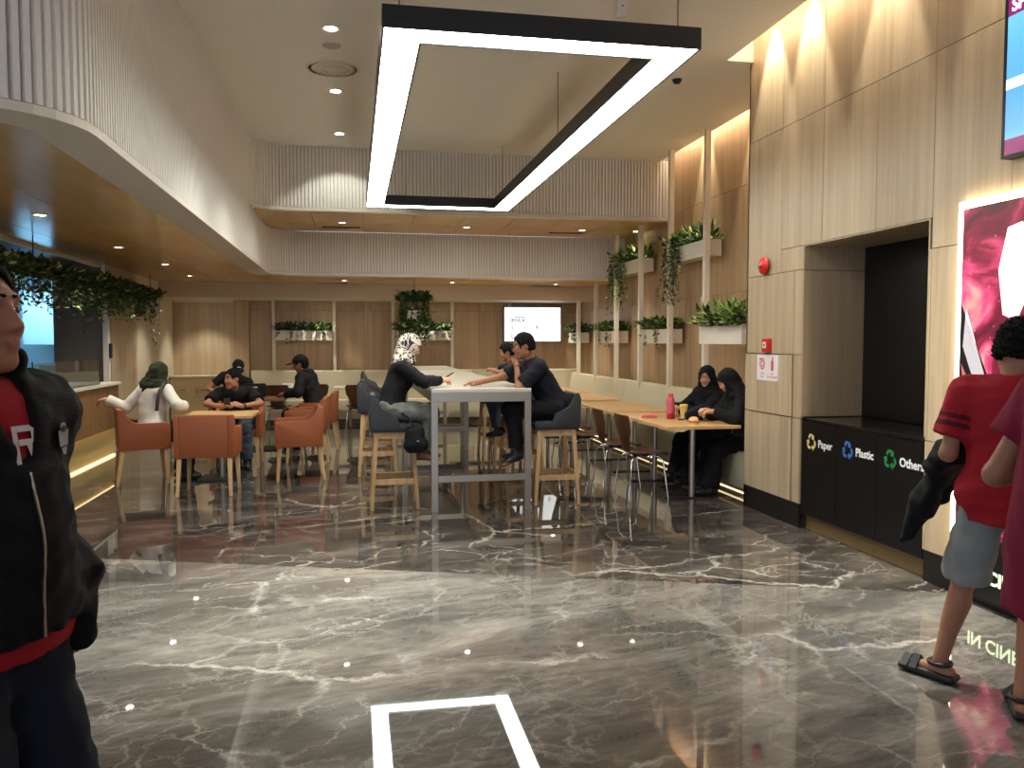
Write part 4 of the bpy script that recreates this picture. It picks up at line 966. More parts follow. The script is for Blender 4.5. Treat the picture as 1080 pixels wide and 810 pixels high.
# kitchen fittings in blue light
t = thing('kitchen_cabinet', 'tall white kitchen unit in blue light beyond the opening', 'cabinet', (-4.35, 13.5, 0)); M_kw = mat('kitchen_white', (216, 226, 232), .4)
MB().box(-.5, .45, 0, .45, 1.5, 2.3).build('wall_cupboard', M_kw, t, None, .004); MB().box(-.5, .45, -.05, .45, 0, .9).build('base_unit', M_kw, t, None, .004); MB().box(-.3, .2, -.02, .3, .9, 1.2).build('appliance', M_steel, t, None, .01)
for q in range(4): MB().lathe([(.014, 0), (.014, .01)], 10, (-.1+q*.07, -.004, 1.95)).build('knob', M_blackm, t)
kl = bpy.data.lights.new('kitchen_tube', 'AREA'); kl.energy = 30; kl.color = (.30, .68, 1.0); kl.shape = 'RECTANGLE'; kl.size = .9; kl.size_y = .3
kt = thing('kitchen_light', 'blue-white ceiling light in the kitchen beyond the opening', 'ceiling light', (-4.3, 12.9, 2.58)); MB().box(-.45, .45, -.15, .15, 0, .02).build('case', M_kw, kt)
ko = bpy.data.objects.new('lamp_light', kl); col.objects.link(ko); ko.parent = kt; ko.location = (0, 0, -.01)
# ---- things on the tables
t = thing('water_bottle', 'tall pink translucent water bottle on the near bench table', 'bottle', (3.25, 8.14, .74)); M_pkb = mat('pink_bottle', (232, 104, 124), .25); nodes(M_pkb)[2].inputs['Transmission Weight'].default_value = .25
MB().lathe([(.040, 0), (.043, .01), (.043, .075), (.001, .075)], 20).build('drink', mat('red_drink', (168, 32, 48), .3), t, 40); MB().lathe([(.0435, .06), (.044, .17), (.040, .20), (.026, .225), (.001, .225)], 20).build('body', M_pkb, t, 40); MB().lathe([(.027, .225), (.027, .26), (.024, .265), (.001, .265)], 20).build('cap', mat('pink_cap', (214, 62, 86), .35), t, 40)
t = thing('paper_cup', 'pale yellow drink cup beside the pink bottle', 'cup', (3.42, 8.20, .74)); MB().lathe([(.030, 0), (.042, .13), (.001, .13)], 20).build('cup', mat('cup_yellow', (240, 208, 120), .4), t, 40); MB().lathe([(.044, .128), (.044, .137), (.036, .145), (.001, .145)], 20).build('lid', mat('cup_lid', (236, 220, 90), .4), t, 40)
t = thing('handbag', 'small dark navy bag slumped on the near bench table', 'bag', (3.45, 7.91, .745)); M_navy = fabric('navy_cloth', (24, 26, 38))
solid('pouch', Solid().u(RC((-.08, 0, .055), (.06, .02, .055), .058, .06), RC((0, .01, .08), (.05, .01, .12), .055, .035), k=.04).cut((0, 0, 0), (0, 0, -1)).noise(.005, .08, 4), M_navy, t, .009)
MB().tube([(-.10, -.02, .05), (-.14, -.03, .02), (-.18, -.02, .008), (-.2, .02, .008)], .007, 8).build('strap', M_navy, t, 60); MB().lathe([(.008, 0), (.008, .006)], 10, (.03, -.04, .12)).build('stud', M_steel, t)
t = thing('burger', 'half-eaten burger bun on the table before the woman with glasses', 'food', (3.265, 7.575, .74)); MB().lathe([(.045, 0), (.052, .012), (.05, .022), (.001, .022)], 16).build('bottom_bun', mat('bun', (220, 176, 112), .6), t, 50); MB().lathe([(.054, .022), (.05, .032), (.001, .032)], 16).build('filling', mat('filling', (110, 60, 36), .6), t, 50); MB().lathe([(.05, .032), (.048, .05), (.03, .068), (.001, .074)], 16).build('top_bun', mat('bun', (220, 176, 112), .6), t, 60)
t = thing('pink_pouch', 'small pink pouch lying left of the pink bottle', 'pouch', (3.08, 8.30, .74)); solid('pouch', Solid().u(RC((-.07, 0, .018), (.07, .02, .018), .022, .026)).cut((0, 0, 0), (0, 0, -1)), mat('pink_cloth', (226, 120, 116), .7), t, .007); MB().tube([(-.09, 0, .01), (-.12, .02, .006), (-.10, .05, .006)], .004, 6).build('loop', M_white, t)
t = thing('tissue_box', 'small white box with black dots on the back bench table', 'box', (-1.15, 15.0, .74)); MB().box(-.09, .09, -.05, .05, 0, .07).build('case', mat('white_plastic', (232, 230, 226), .4), t, None, .006)
for q in (-.02, .03): MB().lathe([(.014, -.0), (.014, .004)], 10, (q, -.048, .035)).build('dot', M_blackm, t)
t = thing('laptop_bag', 'black bag with a white strip standing on the far square table', 'bag', (-1.42, 12.42, .74)); MB().box(-.16, .16, -.04, .04, 0, .2).build('body', fabric('black_cloth', (20, 20, 22)), t, 50, .02); MB().box(-.06, .05, -.043, -.041, .14, .155).build('white_strip', M_white, t)
# ------------------------------------------------------------------ plants
def leaf(mb, p, d, up, L, W, m):
    p, d, up = Vector(p), Vector(d).normalized(), Vector(up)
    s = d.cross(up)
    if s.length < 1e-3: s = Vector((1, 0, 0))
    s.normalize(); n_ = s.cross(d)
    mb.add([p, p+d*L*.35+s*W-n_*W*.25, p+d*L+n_*-L*.12, p+d*L*.35-s*W-n_*W*.25, p+d*L*.45+n_*W*.2], [(0, 1, 4), (1, 2, 4), (2, 3, 4), (3, 0, 4)], m)
LM = [M_leafA, M_leafB, M_leafC, M_leafD]
def tuft(mb, rng, x0, x1, y0, y1, z, n_, L, wts, droop=.6, width=.24):
    for _ in range(n_):
        p = (rng.uniform(x0, x1), rng.uniform(y0, y1), z+rng.uniform(-.02, .06)); a = rng.uniform(0, 2*math.pi); e = rng.uniform(-.3, 1.3)*droop+.3
        d = (math.cos(a)*math.cos(e), math.sin(a)*math.cos(e), math.sin(e)); l_ = L*rng.uniform(.6, 1.2)
        leaf(mb, Vector(p)+Vector(d)*L*rng.uniform(0, .9), d, (0, 0, 1), l_, l_*width, rng.choices(range(4), wts)[0])
def vines(mb, st, rng, starts, Lmin, Lmax, wts, ls=.055, dens=26):
    for x, y, z in starts:
        Lv = rng.uniform(Lmin, Lmax); q = Vector((x, y, z)); pts = [q.copy()]; n_ = max(3, int(Lv/.06))
        for i in range(n_):
            q = q+Vector((rng.gauss(0, .014), rng.gauss(0, .014), -Lv/n_)); pts.append(q.copy())
            for _ in range(max(1, int(dens*Lv/n_/1))):
                a = rng.uniform(0, 2*math.pi); d = (math.cos(a), math.sin(a), rng.uniform(-1.0, .1)); leaf(mb, q+Vector((0, 0, rng.uniform(-.03, .03))), d, (0, 0, 1), ls*rng.uniform(.7, 1.3), ls*.42, rng.choices(range(4), wts)[0])
        st.tube(pts, .0025, 4)
M_box = mat('planter_white', (226, 216, 200), .5)
def planter(label, x0, x1, y0, y1, z, h, group, style, seed, off=(0, 0)):
    rng = random.Random(seed); t = thing('wall_planter', label, 'planter', ((x0+x1)/2, (y0+y1)/2, z), 0, group); a, b = (x1-x0)/2, (y1-y0)/2
    bx_ = MB(); th = .014; bx_.box(-a, a, -b, b, 0, th); bx_.box(-a, -a+th, -b, b, th, h); bx_.box(a-th, a, -b, b, th, h); bx_.box(-a+th, a-th, -b, -b+th, th, h); bx_.box(-a+th, a-th, b-th, b, th, h); bx_.build('box', M_box, t)
    MB().box(-a+th, a-th, -b+th, b-th, th, h-.03).build('soil', M_soil, t); f = MB(); s = MB(); s.tube([(0, 0, h-.05), (0, 0, h+.05)], .004, 4)
    style(f, s, rng, a, b, h)
    tag(f.build('foliage', LM, t), kind='stuff'); s.build('stem', M_stem, t); return t
def st_trail(side):      # upper planters: grass-like tuft and long trailing ivy at the far end
    def fn(f, s, rng, a, b, h):
        tuft(f, rng, -a, a, -b, b, h, 420, .15, (4, 5, 3, 0), .9, .12)
        tuft(f, rng, -a-.08, a, 0, b, h+.02, 260, .10, (3, 5, 5, 1), .5, .4)
        vines(f, s, rng, [(-a-.03-rng.uniform(0, .08), rng.uniform(.0*b, b*1.1), h+.02) for _ in range(34)], .25, .80, (5, 5, 2, .6))
    return fn
def st_bushy(f, s, rng, a, b, h):
    tuft(f, rng, -a-.03, a, -b, b, h+.02, 700, .085, (6, 5, 2, 0), .7, .40); vines(f, s, rng, [(-a-.02, rng.uniform(-b, b), h) for _ in range(8)], .08, .26, (6, 4, 1, 0))
def st_light(f, s, rng, a, b, h):
    tuft(f, rng, -a, a, -b, b, h+.03, 520, .16, (1, 4, 7, 2), .8, .15); tuft(f, rng, -a-.06, -a+.1, -b, b, h, 320, .10, (3, 5, 4, 2), .4, .42)
WPG = 'white planters on the right wall'
planter('upper white planter with trailing ivy, nearest the viewer', 4.24, 4.44, 9.52, 10.75, 2.60, .20, WPG, st_trail(1), 11)
planter('upper white planter with trailing ivy, farther of the two', 4.24, 4.44, 11.85, 13.05, 2.60, .20, WPG, st_trail(1), 12)
planter('lower white planter of pale green fronds beside the pier', 3.94, 4.165, 7.95, 9.02, 1.52, .20, WPG, st_light, 13)
planter('lower white planter of dark leaves, second from the pier', 4.24, 4.44, 10.72, 11.95, 1.52, .20, WPG, st_bushy, 14)
planter('lower white planter of dark leaves, third from the pier', 4.24, 4.44, 13.0, 14.25, 1.52, .20, WPG, st_bushy, 15)
planter('lower white planter of dark leaves next to the far screen', 4.24, 4.44, 15.3, 16.12, 1.52, .20, WPG, st_bushy, 16)
def st_back(f, s, rng, a, b, h):
    tuft(f, rng, -a, a, -b-.03, b, h+.02, 560, .085, (8, 4, 1, 0), .7, .38); vines(f, s, rng, [(rng.uniform(-a, a), -b-.02, h) for _ in range(14)], .06, .2, (8, 4, 1, 0))
planter('white planter with hanging leaves on the back wall, above the black cap', -1.44, -.40, YB-.25, YB-.02, 1.57, .18, 'white planters on the back wall', st_back, 21)
planter('white planter with hanging leaves on the back wall, behind the hanging basket', .79, 1.86, YB-.25, YB-.02, 1.57, .18, 'white planters on the back wall', st_back, 22)
# hanging basket over the high table
p = at(437, 335, 'Y', 13.8); t = thing('hanging_planter', 'wire hanging planter with dark trailing ivy over the high table', 'hanging planter', (p.x, 13.8, 1.6))
MB().tube([(0, 0, .72), (0, 0, Z2-1.6)], .005, 6).build('cable', M_blackm, t); fr = MB()
for sx in (-.2, .2):
    for sy in (-.2, .2): fr.tube([(sx, sy, .0), (sx, sy, .62), (0, 0, .74)], .006, 6)
for z in (.0, .3, .62): fr.tube([(-.2, -.2, z), (.2, -.2, z), (.2, .2, z), (-.2, .2, z), (-.2, -.2, z)], .006, 6)
fr.build('wire_frame', M_blackm, t); MB().lathe([(.10, .30), (.13, .46), (.12, .46), (.001, .44)], 16, (-.02, -.02, 0)).build('pot', M_box, t, 40)
f = MB(); s = MB(); rng = random.Random(31); tuft(f, rng, -.22, .22, -.22, .22, .62, 900, .09, (9, 3, 0, 0), .7, .4); tuft(f, rng, -.22, .26, -.22, .22, .14, 900, .09, (7, 4, 1, 1), .7, .4)
vines(f, s, rng, [(rng.uniform(-.24, .24), rng.uniform(-.22, .22), rng.uniform(.4, .70)) for _ in range(130)], .2, .6, (8, 4, .5, .3)); tag(f.build('foliage', LM, t), kind='stuff'); s.build('stem', M_stem, t)
# ivy garland along the edge of the counter soffit
t = thing('ivy_garland', 'thick garland of variegated ivy hanging over the serving counter', 'garland', (-3.05, 6.2, 2.27)); rng = random.Random(41); LG = 7.5
MB().box(-.05, .05, 0, LG, -.02, .02).build('rail', M_blackm, t)
for y in (.2, 2.6, 5.0, 7.3): MB().tube([(0, y, .02), (0, y, Z2-2.27)], .006, 6).build('hanger', M_blackm, t)
f = MB(); s = MB(); tuft(f, rng, -.14, .14, 0, LG, -.06, 5200, .085, (9, 5, .8, 1.0), .7, .42)
vines(f, s, rng, [(rng.uniform(-.13, .13), LG*rng.random(), rng.uniform(-.05, .08)) for _ in range(420)], .15, .42, (9, 5, 1, 1.2), .06, 22)
vines(f, s, rng, [(rng.uniform(-.1, .1), rng.choice((1.6, 2.9, 4.4, 7.3))+rng.uniform(-.08, .08), 0) for _ in range(14)], .4, .8, (9, 5, 1, 1), .055, 18); tag(f.build('foliage', LM, t), kind='stuff'); s.build('stem', M_stem, t)
# ------------------------------------------------------------------ people
C_black = fabric('cloth_black', (20, 20, 22)); C_ink = fabric('cloth_ink', (22, 25, 34)); C_white = fabric('cloth_white', (214, 206, 194), bump=.2, var=.08); C_olive = fabric('cloth_olive', (46, 48, 32))
C_grey = fabric('cloth_grey', (112, 112, 106)); C_jean = fabric('cloth_jean', (66, 72, 84)); C_navyj = fabric('cloth_navy_jean', (22, 26, 38)); C_red = fabric('cloth_red', (150, 22, 34), var=.12); C_maroon = fabric('cloth_maroon', (118, 18, 46), var=.12)
C_short = fabric('cloth_pale_grey', (140, 142, 140), var=.1); C_shoe = mat('shoe_black', (22, 21, 21), .5); C_brown = mat('shoe_brown', (110, 76, 50), .5); C_bord = fabric('cloth_dark_red', (84, 12, 26)); C_robe = fabric('cloth_robe', (13, 13, 15))
# patterned headscarf
C_pat = mat('cloth_patterned', (200, 190, 180), .8); n, l, b = nodes(C_pat); tc = n.new('ShaderNodeTexCoord'); vo = n.new('ShaderNodeTexNoise'); vo.inputs['Scale'].default_value = 10; vo.inputs['Detail'].default_value = 1.5; vo.inputs['Distortion'].default_value = 2.2
l.new(tc.outputs['Object'], vo.inputs['Vector']); rp = ramp(n, [(.40, lin((34, 28, 28))), (.46, lin((120, 96, 84))), (.50, lin((218, 206, 192))), (.60, lin((206, 190, 176))), (.64, lin((40, 34, 34)))]); l.new(vo.outputs['Fac'], rp.inputs[0]); l.new(rp.outputs[0], b.inputs['Base Color'])
# quilted jacket
C_quilt = mat('cloth_quilted', (12, 12, 14), .8, spec=.2); n, l, b = nodes(C_quilt); tc = n.new('ShaderNodeTexCoord'); wv = n.new('ShaderNodeTexWave'); wv.bands_direction = 'Z'; wv.inputs['Scale'].default_value = 34; wv.inputs['Distortion'].default_value = .6
l.new(tc.outputs['Object'], wv.inputs['Vector']); bp = n.new('ShaderNodeBump'); bp.inputs['Strength'].default_value = .12; bp.inputs['Distance'].default_value = .003; l.new(wv.outputs['Fac'], bp.inputs['Height']); l.new(bp.outputs[0], b.inputs['Normal'])
def phone(label, loc, rz, tiltx=50):
    t = thing('phone', label, 'phone', loc, rz); t.rotation_euler = (R(tiltx), 0, rz)
    MB().box(-.037, .037, -.075, .075, -.004, .004).build('case', M_blackm, t, None, .003); MB().box(-.033, .033, -.068, .068, .004, .0048).build('screen', mat('phone_glass', (60, 70, 84), .08), t); return t
seat = lambda h, S, e=.128: (h+e)/S
# woman in the patterned headscarf on the near left stool
S = .90; z = seat(.80, S)
k = skeleton((0, -.04, z), 17, 0, 0, (0, 20), 0, {1: dict(w=(.10, .48, 1.315), pole=(1, -.5, -.25), d=(-.25, 1, .1), n=(-.5, 0, -1), curl=.7), 0: dict(w=(-.07, .46, 1.315), pole=(-1, -.5, -.25), d=(.3, 1, .1), n=(.5, 0, -1), curl=.7)},
             {1: dict(a=(.10, .28, .57), pole=(.15, 1, 1), d=(.1, 1, -.25)), 0: dict(a=(-.10, .33, .57), pole=(-.15, 1, 1), d=(-.1, 1, -.25))}, 1.02, True)
t, S = person('woman in a patterned headscarf and black top using a phone', (.36, 7.80, 0), (1, 0), 1.55, k, M_skinC)
eyes(k, t, S); solid('top', g_top(k, .020, 1.96, .06).noise(.004, .12, 3), C_black, t, .011, S); solid('trousers', g_legs(k, .020, 1.9, .012).noise(.004, .12, 4), C_grey, t, .011, S)
for i in (0, 1): solid('shoe', g_shoe(k, i), C_brown, t, .009, S)
solid('headscarf', g_hijab(k, .24, .16, .010), C_pat, t, .010, S)
phone('black phone in the hands of the woman in the patterned headscarf', (.36+.56*S, 7.795, 1.215), R(-90), 32)
tb = thing('shoulder_bag', 'black shoulder bag hanging by the knees of the woman in the patterned headscarf', 'bag', (.53, 7.50, .55)); solid('pouch', Solid().u(RC((-.02, 0, .06), (.05, 0, .06), .075, .08), RC((-.02, 0, .16), (.05, 0, .18), .06, .05), k=.05).noise(.005, .1, 8), C_black, tb, .011)
MB().tube([(0, 0, .22), (-.04, .02, .30), (-.10, .10, .34)], .010, 8).build('strap', C_black, tb, 60); MB().lathe([(.01, 0), (.01, .006)], 10, (.03, -.085, .1)).build('badge', M_white, tb)
# man with glasses on the near right stool
S = .99; z = seat(.80, S)
k = skeleton((0, -.03, z), 30, 0, 6, (4, 10), 0, {0: dict(w=(-.115, .375, 1.345), pole=(-.35, .5, -1), d=(.75, .15, .45), n=(.3, .5, -.5), curl=.9), 1: dict(w=(.10, .72, 1.165), pole=(.4, -.2, -.6), d=(.05, 1, -.05), n=(0, 0, -1), curl=.35)},
             {0: dict(a=(-.11, .38, .50), pole=(-.1, 1, 1), d=(-.1, 1, -.5)), 1: dict(a=(.11, .30, .50), pole=(.1, 1, 1), d=(.1, 1, -.3))}, 1.05)
t, S = person('man with glasses in a dark T-shirt, chin on hand at the high table', (1.88, 7.76, 0), (-1, 0), 1.70, k, M_skinB)
eyes(k, t, S); glasses(k, t, S); solid('t_shirt', g_top(k, .018, .82, .05, 0, .012).noise(.004, .12, 5), C_ink, t, .011, S); solid('trousers', g_legs(k, .012, 1.9, .015).noise(.003, .12, 6), C_black, t, .011, S)
for i in (0, 1): solid('shoe', g_shoe(k, i), C_shoe, t, .009, S)
solid('hair', g_hair(k, .010, .05), M_hair, t, .008, S)
# boy behind him
S = .81; z = seat(.80, S, .112)
k = skeleton((0, -.02, z), 20, 0, 0, (10, 10), 0, {0: dict(w=(-.12, .42, 1.51), pole=(-1, -.5, -.1)), 1: dict(w=(.12, .42, 1.51), pole=(1, -.5, -.1))}, {0: dict(a=(-.09, .34, .68), d=(-.1, 1, -.3), pole=(-.1, 1, 1)), 1: dict(a=(.09, .30, .68), d=(.1, 1, -.3), pole=(.1, 1, 1))}, .95)
t, S = person('boy with short dark hair seated beyond the man with glasses', (1.86, 9.15, 0), (-1, .05), 1.40, k, M_skinB, .012)
solid('t_shirt', g_top(k, .018, .6, .05), C_ink, t, .012, S); solid('trousers', g_legs(k, .022, 1.9, .012), C_jean, t, .012, S); solid('hair', g_hair(k, .014, .05), M_hair, t, .009, S)
for i in (0, 1): solid('shoe', g_shoe(k, i), C_shoe, t, .010, S)
# woman in white at the square table
S = .92; z = seat(.475, S)
TW = rotz(47.5); tw = lambda *v: TW@A3(v)
k = skeleton((0, .06, z), 10, 0, 47.5, (35, 12), 6, {0: dict(w=tw(-.50, -.06, .985), pole=tw(-.3, -.4, -1), d=tw(-1, -.1, -.15), n=(0, 0, -1), curl=.5), 1: dict(w=tw(.34, .26, .90), pole=tw(1, -.5, -.8), d=tw(-.5, .8, 0), curl=.4)},
             {0: dict(a=(-.09, .40, .09)), 1: dict(a=(.09, .42, .09))}, 1.0, True)
t, S = person('woman in a white top and olive headscarf seen from behind', (-2.26, 9.67, 0), (.94, .30), 1.58, k, M_skinC)
solid('top', g_top(k, .026, 1.94, .08, 0, .012).noise(.003, .2, 9), C_white, t, .011, S)
sk_ = Solid().u(RC(k['hip'][0]+A3((0, 0, .02)), k['hip'][1]+A3((0, 0, .03)), .112), k=.05)
for i in (0, 1): sk_.u(RC(k['hip'][i], k['kn'][i], .096, .08), RC(k['kn'][i], k['an'][i]+A3((0, 0, .0)), .08, .10, capb=True), k=.05)
solid('skirt', sk_.noise(.005, .1, 10), C_black, t, .012, S); solid('headscarf', g_hijab(k, .40, .20, .006, 11, -.04), C_olive, t, .010, S)
for i in (0, 1): solid('shoe', g_shoe(k, i), C_shoe, t, .010, S)
cb = thing('crossbody_strap', 'dark backpack strap over the right shoulder of the woman in white', 'bag strap', (-2.26, 9.67, 0), face_to(.94, .30)); sh = k['sh'][1]; up = k['up']
fwd = k['fw']; MB().tube([tuple((sh+q)*S) for q in (up*.03+fwd*.10, up*.085+fwd*.03, up*.075-fwd*.06, -up*.02-fwd*.125, -up*.14-fwd*.15, -up*.26-fwd*.15)], .019, 8).build('strap', mat('strap_brown', (46, 34, 28), .6), cb, 60)
# man leaning on the square table
S = .98; z = seat(.475, S)
k = skeleton((0, -.04, z), 44, 0, 0, (-42, 2), 0, {1: dict(w=(.10, .66, .80), pole=(1.4, .2, -.35), d=(-.8, .55, .35), n=(-.3, -.4, -.6), curl=.8), 0: dict(w=(-.12, .64, .80), pole=(-1.4, .2, -.35), d=(.85, .5, .35), n=(.3, -.4, -.6), curl=.6)},
             {0: dict(a=(-.14, .34, .09)), 1: dict(a=(.14, .36, .09))}, 1.0, neck=.9)
t, S = person('man in a black T-shirt leaning on the square table with a phone', (-1.42, 10.72, 0), (0, -1), 1.70, k, M_skinA)
eyes(k, t, S); solid('t_shirt', g_top(k, .018, .75, .05, 0, .012).noise(.004, .12, 12), C_black, t, .011, S); solid('trousers', g_legs(k, .02, 1.9, .012).noise(.004, .1, 13), C_jean, t, .011, S); solid('hair', g_hair(k, .008, .05), M_hair, t, .008, S)
for i in (0, 1): solid('shoe', g_shoe(k, i), C_shoe, t, .010, S)
wl_ = k['wr'][0]*S; fl = k['el'][0]*S; dd = Vector(wl_-fl).normalized()
MB().tube([Vector(wl_)-dd*.045, Vector(wl_)-dd*.02], .034, 14).build('wristwatch', C_shoe, t, 40)
phone('dark phone held over the square table by the leaning man', (-1.45, 10.0, .83), R(180), 60)
# man with the dark cap beyond
z = seat(.475, .97)
k = skeleton((0, -.02, z), 26, -16, 0, (6, 32), 0, {0: dict(w=(-.16, .42, .80), pole=(-1, -.2, -.6)), 1: dict(w=(.16, .40, .80), pole=(1, -.2, -.6))}, {0: dict(a=(-.12, .3, .09)), 1: dict(a=(.12, .3, .09))})
t, S = person('man in a dark cap bent over the far square table', (-1.85, 12.97, 0), (.1, -1), 1.68, k, M_skinB, .013, .007)
solid('t_shirt', g_top(k, .018, .6, .05), C_black, t, .013, S); solid('trousers', g_legs(k, .02, 1.9), C_navyj, t, .013, S)
cd, br = g_cap(k); cp = solid('cap', cd, C_black, t, .009, S); solid('brim', br, C_black, cp, .007, S)
q = (k['HC']+k['hf']*.100+k['hu']*.072)*S; MB().bar(tuple(q-k['hr']*.03), tuple(q+k['hr']*.02+k['hu']*.012), .012, .012).build('cap_logo', M_white, cp)
for i in (0, 1): solid('shoe', g_shoe(k, i), C_shoe, t, .011, S)
# person in a black jacket and cap
z = seat(.475, .97)
k = skeleton((0, -.0, z), 22, 0, -18, (-4, 16), 0, {0: dict(w=(-.18, .44, .80), pole=(-1, -.4, -.6)), 1: dict(w=(.14, .46, .80), pole=(1, -.4, -.6))}, {0: dict(a=(-.12, .32, .09)), 1: dict(a=(.12, .32, .09))}, 1.08)
t, S = person('person in a black jacket and cap seen from behind at the far square table', (-.53, 12.36, 0), (-1, .05), 1.70, k, M_skinB, .012, .007)
solid('jacket', g_top(k, .030, 1.95, .10).noise(.004, .12, 14), C_black, t, .012, S); solid('trousers', g_legs(k, .02, 1.9), C_black, t, .012, S); solid('hair', g_hair(k, .016, .05, -.12), M_hair, t, .010, S)
solid('hood', Solid().u(RC(k['N']-k['fw']*.05-k['rt']*.07, k['N']-k['fw']*.05+k['rt']*.07, .065)), C_black, t, .011, S)
cd, br = g_cap(k); cp = solid('cap', Solid().u(EL(k['HC']+k['hu']*.034-k['hf']*.010, (.100, .118, .108), k['hfr'])).cut(k['HC']+k['hu']*.03, -k['hu']), C_black, t, .009, S); solid('brim', br, C_black, cp, .007, S)
for i in (0, 1): solid('shoe', g_shoe(k, i), C_shoe, t, .011, S)
# two women in black robes on the bench
def robe(k, flare=.0):
    s_ = g_top(k, .030, 1.97, .05); s2 = Solid().u(RC(k['hip'][0]+A3((0, 0, .03)), k['hip'][1]+A3((0, 0, .03)), .112), k=.05)
    for i in (0, 1): s2.u(RC(k['hip'][i], k['kn'][i], .098, .08), RC(k['kn'][i], k['an'][i], .08, .10, capb=True), k=.05)
    return s_.noise(.004, .1, 17), s2.noise(.006, .1, 18)
for lb, loc, fc, hd, tl, lean, sd, g_, hands in (('woman with glasses in a black headscarf and robe on the bench', (3.90, 8.47, 0), (-.97, -.24), (36, 4), 0, 20, -8, True, {0: dict(w=(-.06, .50, .90), pole=(-.8, -.3, -.7), d=(.8, .6, 0), curl=.6), 1: dict(w=(.10, .50, .90), pole=(.8, -.3, -.7), d=(-.8, .6, 0), curl=.6)}),
        ('woman in a black headscarf bent over the table beside the pier', (3.93, 7.74, 0), (-1, .05), (-12, 30), 0, 20, 0, False, {0: dict(w=(-.16, .46, .92), pole=(-.8, -.3, -.7), d=(.2, .9, 0), curl=.8), 1: dict(w=(.02, .46, .92), pole=(.8, -.3, -.7), d=(-.4, .9, .1), curl=.8)})):
    z = seat(.455, .93)
    k = skeleton((0, -.02, z), lean, sd, 0, hd, tl, hands, {0: dict(a=(-.10, .47, .10)), 1: dict(a=(.10, .49, .10))}, 1.02, True)
    t, S = person(lb, loc, fc, 1.60, k, M_skinC, .011)
    a_, b_ = robe(k); solid('robe', a_, C_robe, t, .012, S); solid('skirt', b_, C_robe, t, .012, S); solid('headscarf', g_hijab(k, .30, .30, .004, 19), C_robe, t, .010, S); eyes(k, t, S)
    if g_: glasses(k, t, S)
    for i in (0, 1): solid('shoe', g_shoe(k, i), C_shoe, t, .011, S)
# ---- foreground: man in the quilted jacket at the left edge
k = skeleton((0, 0, .93), 0, 0, 0, (6, -2), 0, {0: dict(w=(-.235, .05, .95), pole=(-.25, -1, 0), d=(.45, .35, -.8), n=(0, -1, 0), curl=.2), 1: dict(w=(.235, .05, .95), pole=(.25, -1, 0), d=(-.45, .35, -.8), n=(0, -1, 0), curl=.2)}, None, 1.26)
LM_LOC = (-.805, 1.93, 0)
t, S = person('man in a black quilted jacket over a red shirt at the left edge', LM_LOC, (.91, -.416), 1.73, k, M_skinA, .007, .005)
eyes(k, t, S); solid('hair', g_hair(k, .010, .05), M_hair, t, .006, S)
rs_ = g_top(k, .020, .5, .055, 0, .0); solid('shirt', rs_, C_red, t, .008, S)
jk = g_top(k, .036, 1.97, .01, .05, .006)
for i in (0, 1): jk.u(RC(k['wr'][i]-k['hd'][i]*.02, k['wr'][i]+k['hd'][i]*.10, .044, .046), k=.05)
P, up, fw, rt = k['P'], k['up'], k['fw'], k['rt']
jk.sub(RC(P+up*.31+fw*.20, P+up*.56+fw*.13, .010, .068, fr=k['fr'], flat=(1, 1.6, 1)), k=.012)        # open front down to mid chest
jk.u(RC(k['N']-rt*.088-up*.02+fw*.03, k['N']-rt*.078+up*.078+fw*.050, .026, .017), RC(k['N']+rt*.088-up*.02+fw*.03, k['N']+rt*.078+up*.078+fw*.050, .026, .017), RC(k['N']-rt*.078+up*.070+fw*.046, k['N']-rt*.06-fw*.055+up*.08, .017), RC(k['N']+rt*.078+up*.070+fw*.046, k['N']+rt*.06-fw*.055+up*.08, .017), RC(k['N']-rt*.06-fw*.055+up*.06, k['N']+rt*.06-fw*.055+up*.06, .026), k=.025)
jk.noise(.003, .07, 21); jo = solid('jacket', jk, C_quilt, t, .008, S)
jf = g_legs(k, .018, 2.0, .02); solid('jeans', jf.noise(.004, .1, 22), C_navyj, t, .010, S)
for i in (0, 1): solid('shoe', g_shoe(k, i), C_shoe, t, .010, S)
def on_front(S_, x, z, y0=.5):
    "front surface of a solid at local x, z, found by marching back along y"
    ys_ = np.linspace(y0, -.1, 400); d = S_.ev(np.stack((np.full(400, x), ys_, np.full(400, z)), 1)); j = int(np.argmax(d < 0)); return ys_[j]
jk.nz = None
zp = [Vector((x*S, (on_front(jk, x, z_)+.003)*S, z_*S)) for x, z_ in zip(np.linspace(.0, .0, 24), np.linspace(.925, 1.27, 24))]
MB().tube(zp, .0035, 6).build('zip', M_steel, jo, 60)
def decal(name, S_, polys, x0, z0, m, par, lift=.009):
    mb = MB()
    for pl in polys: mb.add([((x0+x)*S, (on_front(S_, x0+x, z0+z_)+lift)*S, (z0+z_)*S) for x, z_ in pl], [tuple(range(len(pl)))])
    return mb.build(name, m, par)
ex, ez = -.125, 1.325
eg = [[(-.030+.012*i, .045), (-.018+.012*i, .045), (-.018+.012*i, .030), (-.030+.012*i, .030)] for i in range(5)]
es_ = lambda ps: [[(x*.72, z_*.72) for x, z_ in p_] for p_ in ps]
decal('emblem', jk, es_([[(.032, .028), (-.032, .028), (-.030, -.022), (.030, -.022)], [(.020, -.026), (-.020, -.026), (-.012, -.048), (.012, -.048)], [(.024, .034), (.010, .050), (-.010, .050), (-.024, .034), (0, .030)]]), ex, ez, mat('emblem_thread', (150, 152, 156), .7), jo)
decal('emblem_face', jk, es_([[(.018, .040), (-.018, .040), (-.012, .022), (.012, .022)]]), ex, ez, C_shoe, jo, .011)
rs_.nz = None
